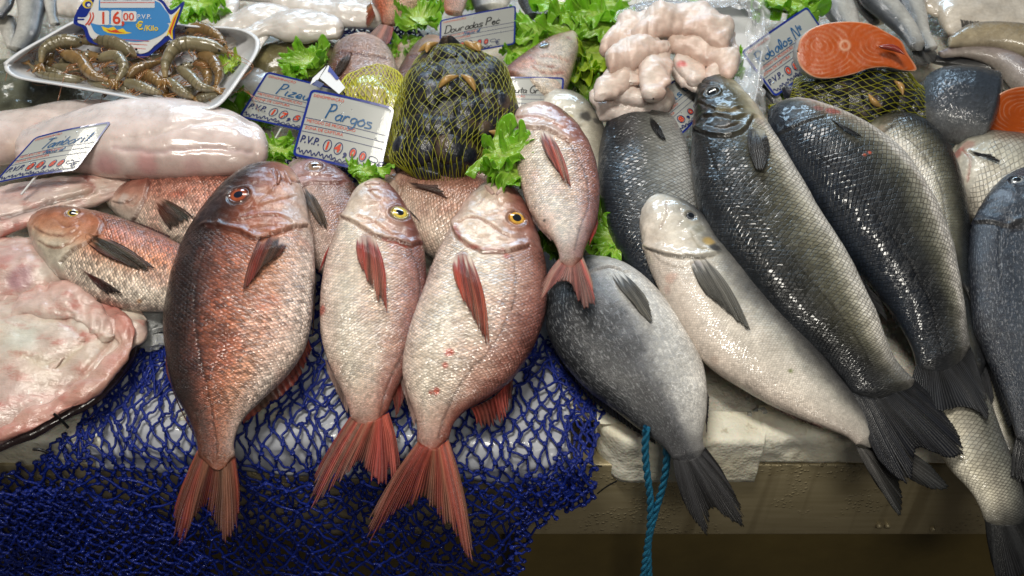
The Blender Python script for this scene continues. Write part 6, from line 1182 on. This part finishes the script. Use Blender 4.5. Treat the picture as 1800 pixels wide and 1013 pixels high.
for k, (st, h, sp, lb, w) in enumerate([([(1434,-30,1490,-40),(1440,0,1496,-5),(1452,25,1506,20),(1470,50,1512,48)],.05,'silver','striped hake body just behind the salmon steak, left one',0),([(1495,-40,1570,-40),(1515,0,1575,0),(1545,28,1592,22),(1575,55,1612,50),(1600,85,1625,78)],.06,'silver','curving hake body behind the right of the salmon steak',1),([(1560,-40,1625,-40),(1572,0,1625,0),(1590,35,1630,30),(1608,65,1636,60),(1625,90,1648,84)],.05,'silver','hake body next to the pale flatfish',0),
  ([(1495,-10,1525,-20),(1510,18,1540,10),(1530,40,1560,36)],.035,'pale','pale fish between the two hakes',0)]):
    bf('hake', lb, st, h, sp, fins=[dict(n='tail_fin',root=[(1602,88),(1628,78)],tip=[(1615,118),(1640,112),(1650,96)],h=(.05,.045),c0=(.2,.2,.2),rays=9)] if w else ())
b = blob('flatfish', 'broad pale flatfish in the top right corner', 'fish', [(1625,-40,1650,30),(1680,-60,1670,60),(1740,-60,1720,70),(1800,-40,1780,75),(1860,-20,1840,80)], (.03,.035), [(-1,(.52,.46,.38)),(1,(.58,.53,.46))], ratio=(.2,.2), lump=.003, lf=30, mat=MS['smooth'], mott=.15, group=BG)
bf('dogfish', 'olive brown slender fish curving along the right edge', [(1668,66,1672,82),(1700,48,1715,80),(1745,44,1755,82),(1800,50,1800,95),(1860,70,1850,115)], (.055,.06), 'brown', ratio=(.6,.6,.6), pal=[(-1,(.36,.31,.22)),(.2,(.26,.20,.11)),(1,(.17,.15,.14))], fins=[dict(n='dorsal_fin',root=[(1690,52),(1770,44)],tip=[(1688,34),(1768,42)],h=(.055,.06),c0=(.13,.12,.11),rays=9)])
bf('dogfish', 'grey violet slender fish under the olive brown one', [(1650,92,1662,100),(1690,78,1700,98),(1740,84,1745,112),(1790,105,1785,150),(1830,140,1820,190)], (.045,.045), 'silver', ratio=(.6,.6,.6), pal=[(-1,(.32,.28,.25)),(.4,(.22,.18,.18)),(1,(.10,.09,.09))]); bf('dogfish', 'black slender fish at the right between grey ones', [(1635,98,1640,110),(1690,100,1690,118),(1745,104,1745,130),(1800,140,1790,170)], (.03,.03), 'black', ratio=(.6,.6,.6)); bf('dogfish', 'lowest slender grey fish just above the salmon piece', [(1660,115,1665,128),(1710,118,1712,138),(1760,130,1758,150),(1810,160,1800,180)], (.02,.02), 'silver', ratio=(.6,.6,.6))
bf('whiting', 'silver tail beside the plastic film under the Robalos card', [(1325,100,1345,95),(1332,130,1358,130),(1342,160,1370,165),(1362,186,1378,184)], (.045,.035), 'silver', fins=[dict(n='tail_fin',root=[(1362,184),(1378,182)],tip=[(1365,200),(1392,196)],h=(.03,.03),c0=(.3,.3,.3),rays=6)])
bf('sea_bass', 'dark back of a fish under the small mussel bag left end', [(1392,112,1398,140),(1425,108,1430,145),(1470,110,1470,150)], (.03,.03), 'black')
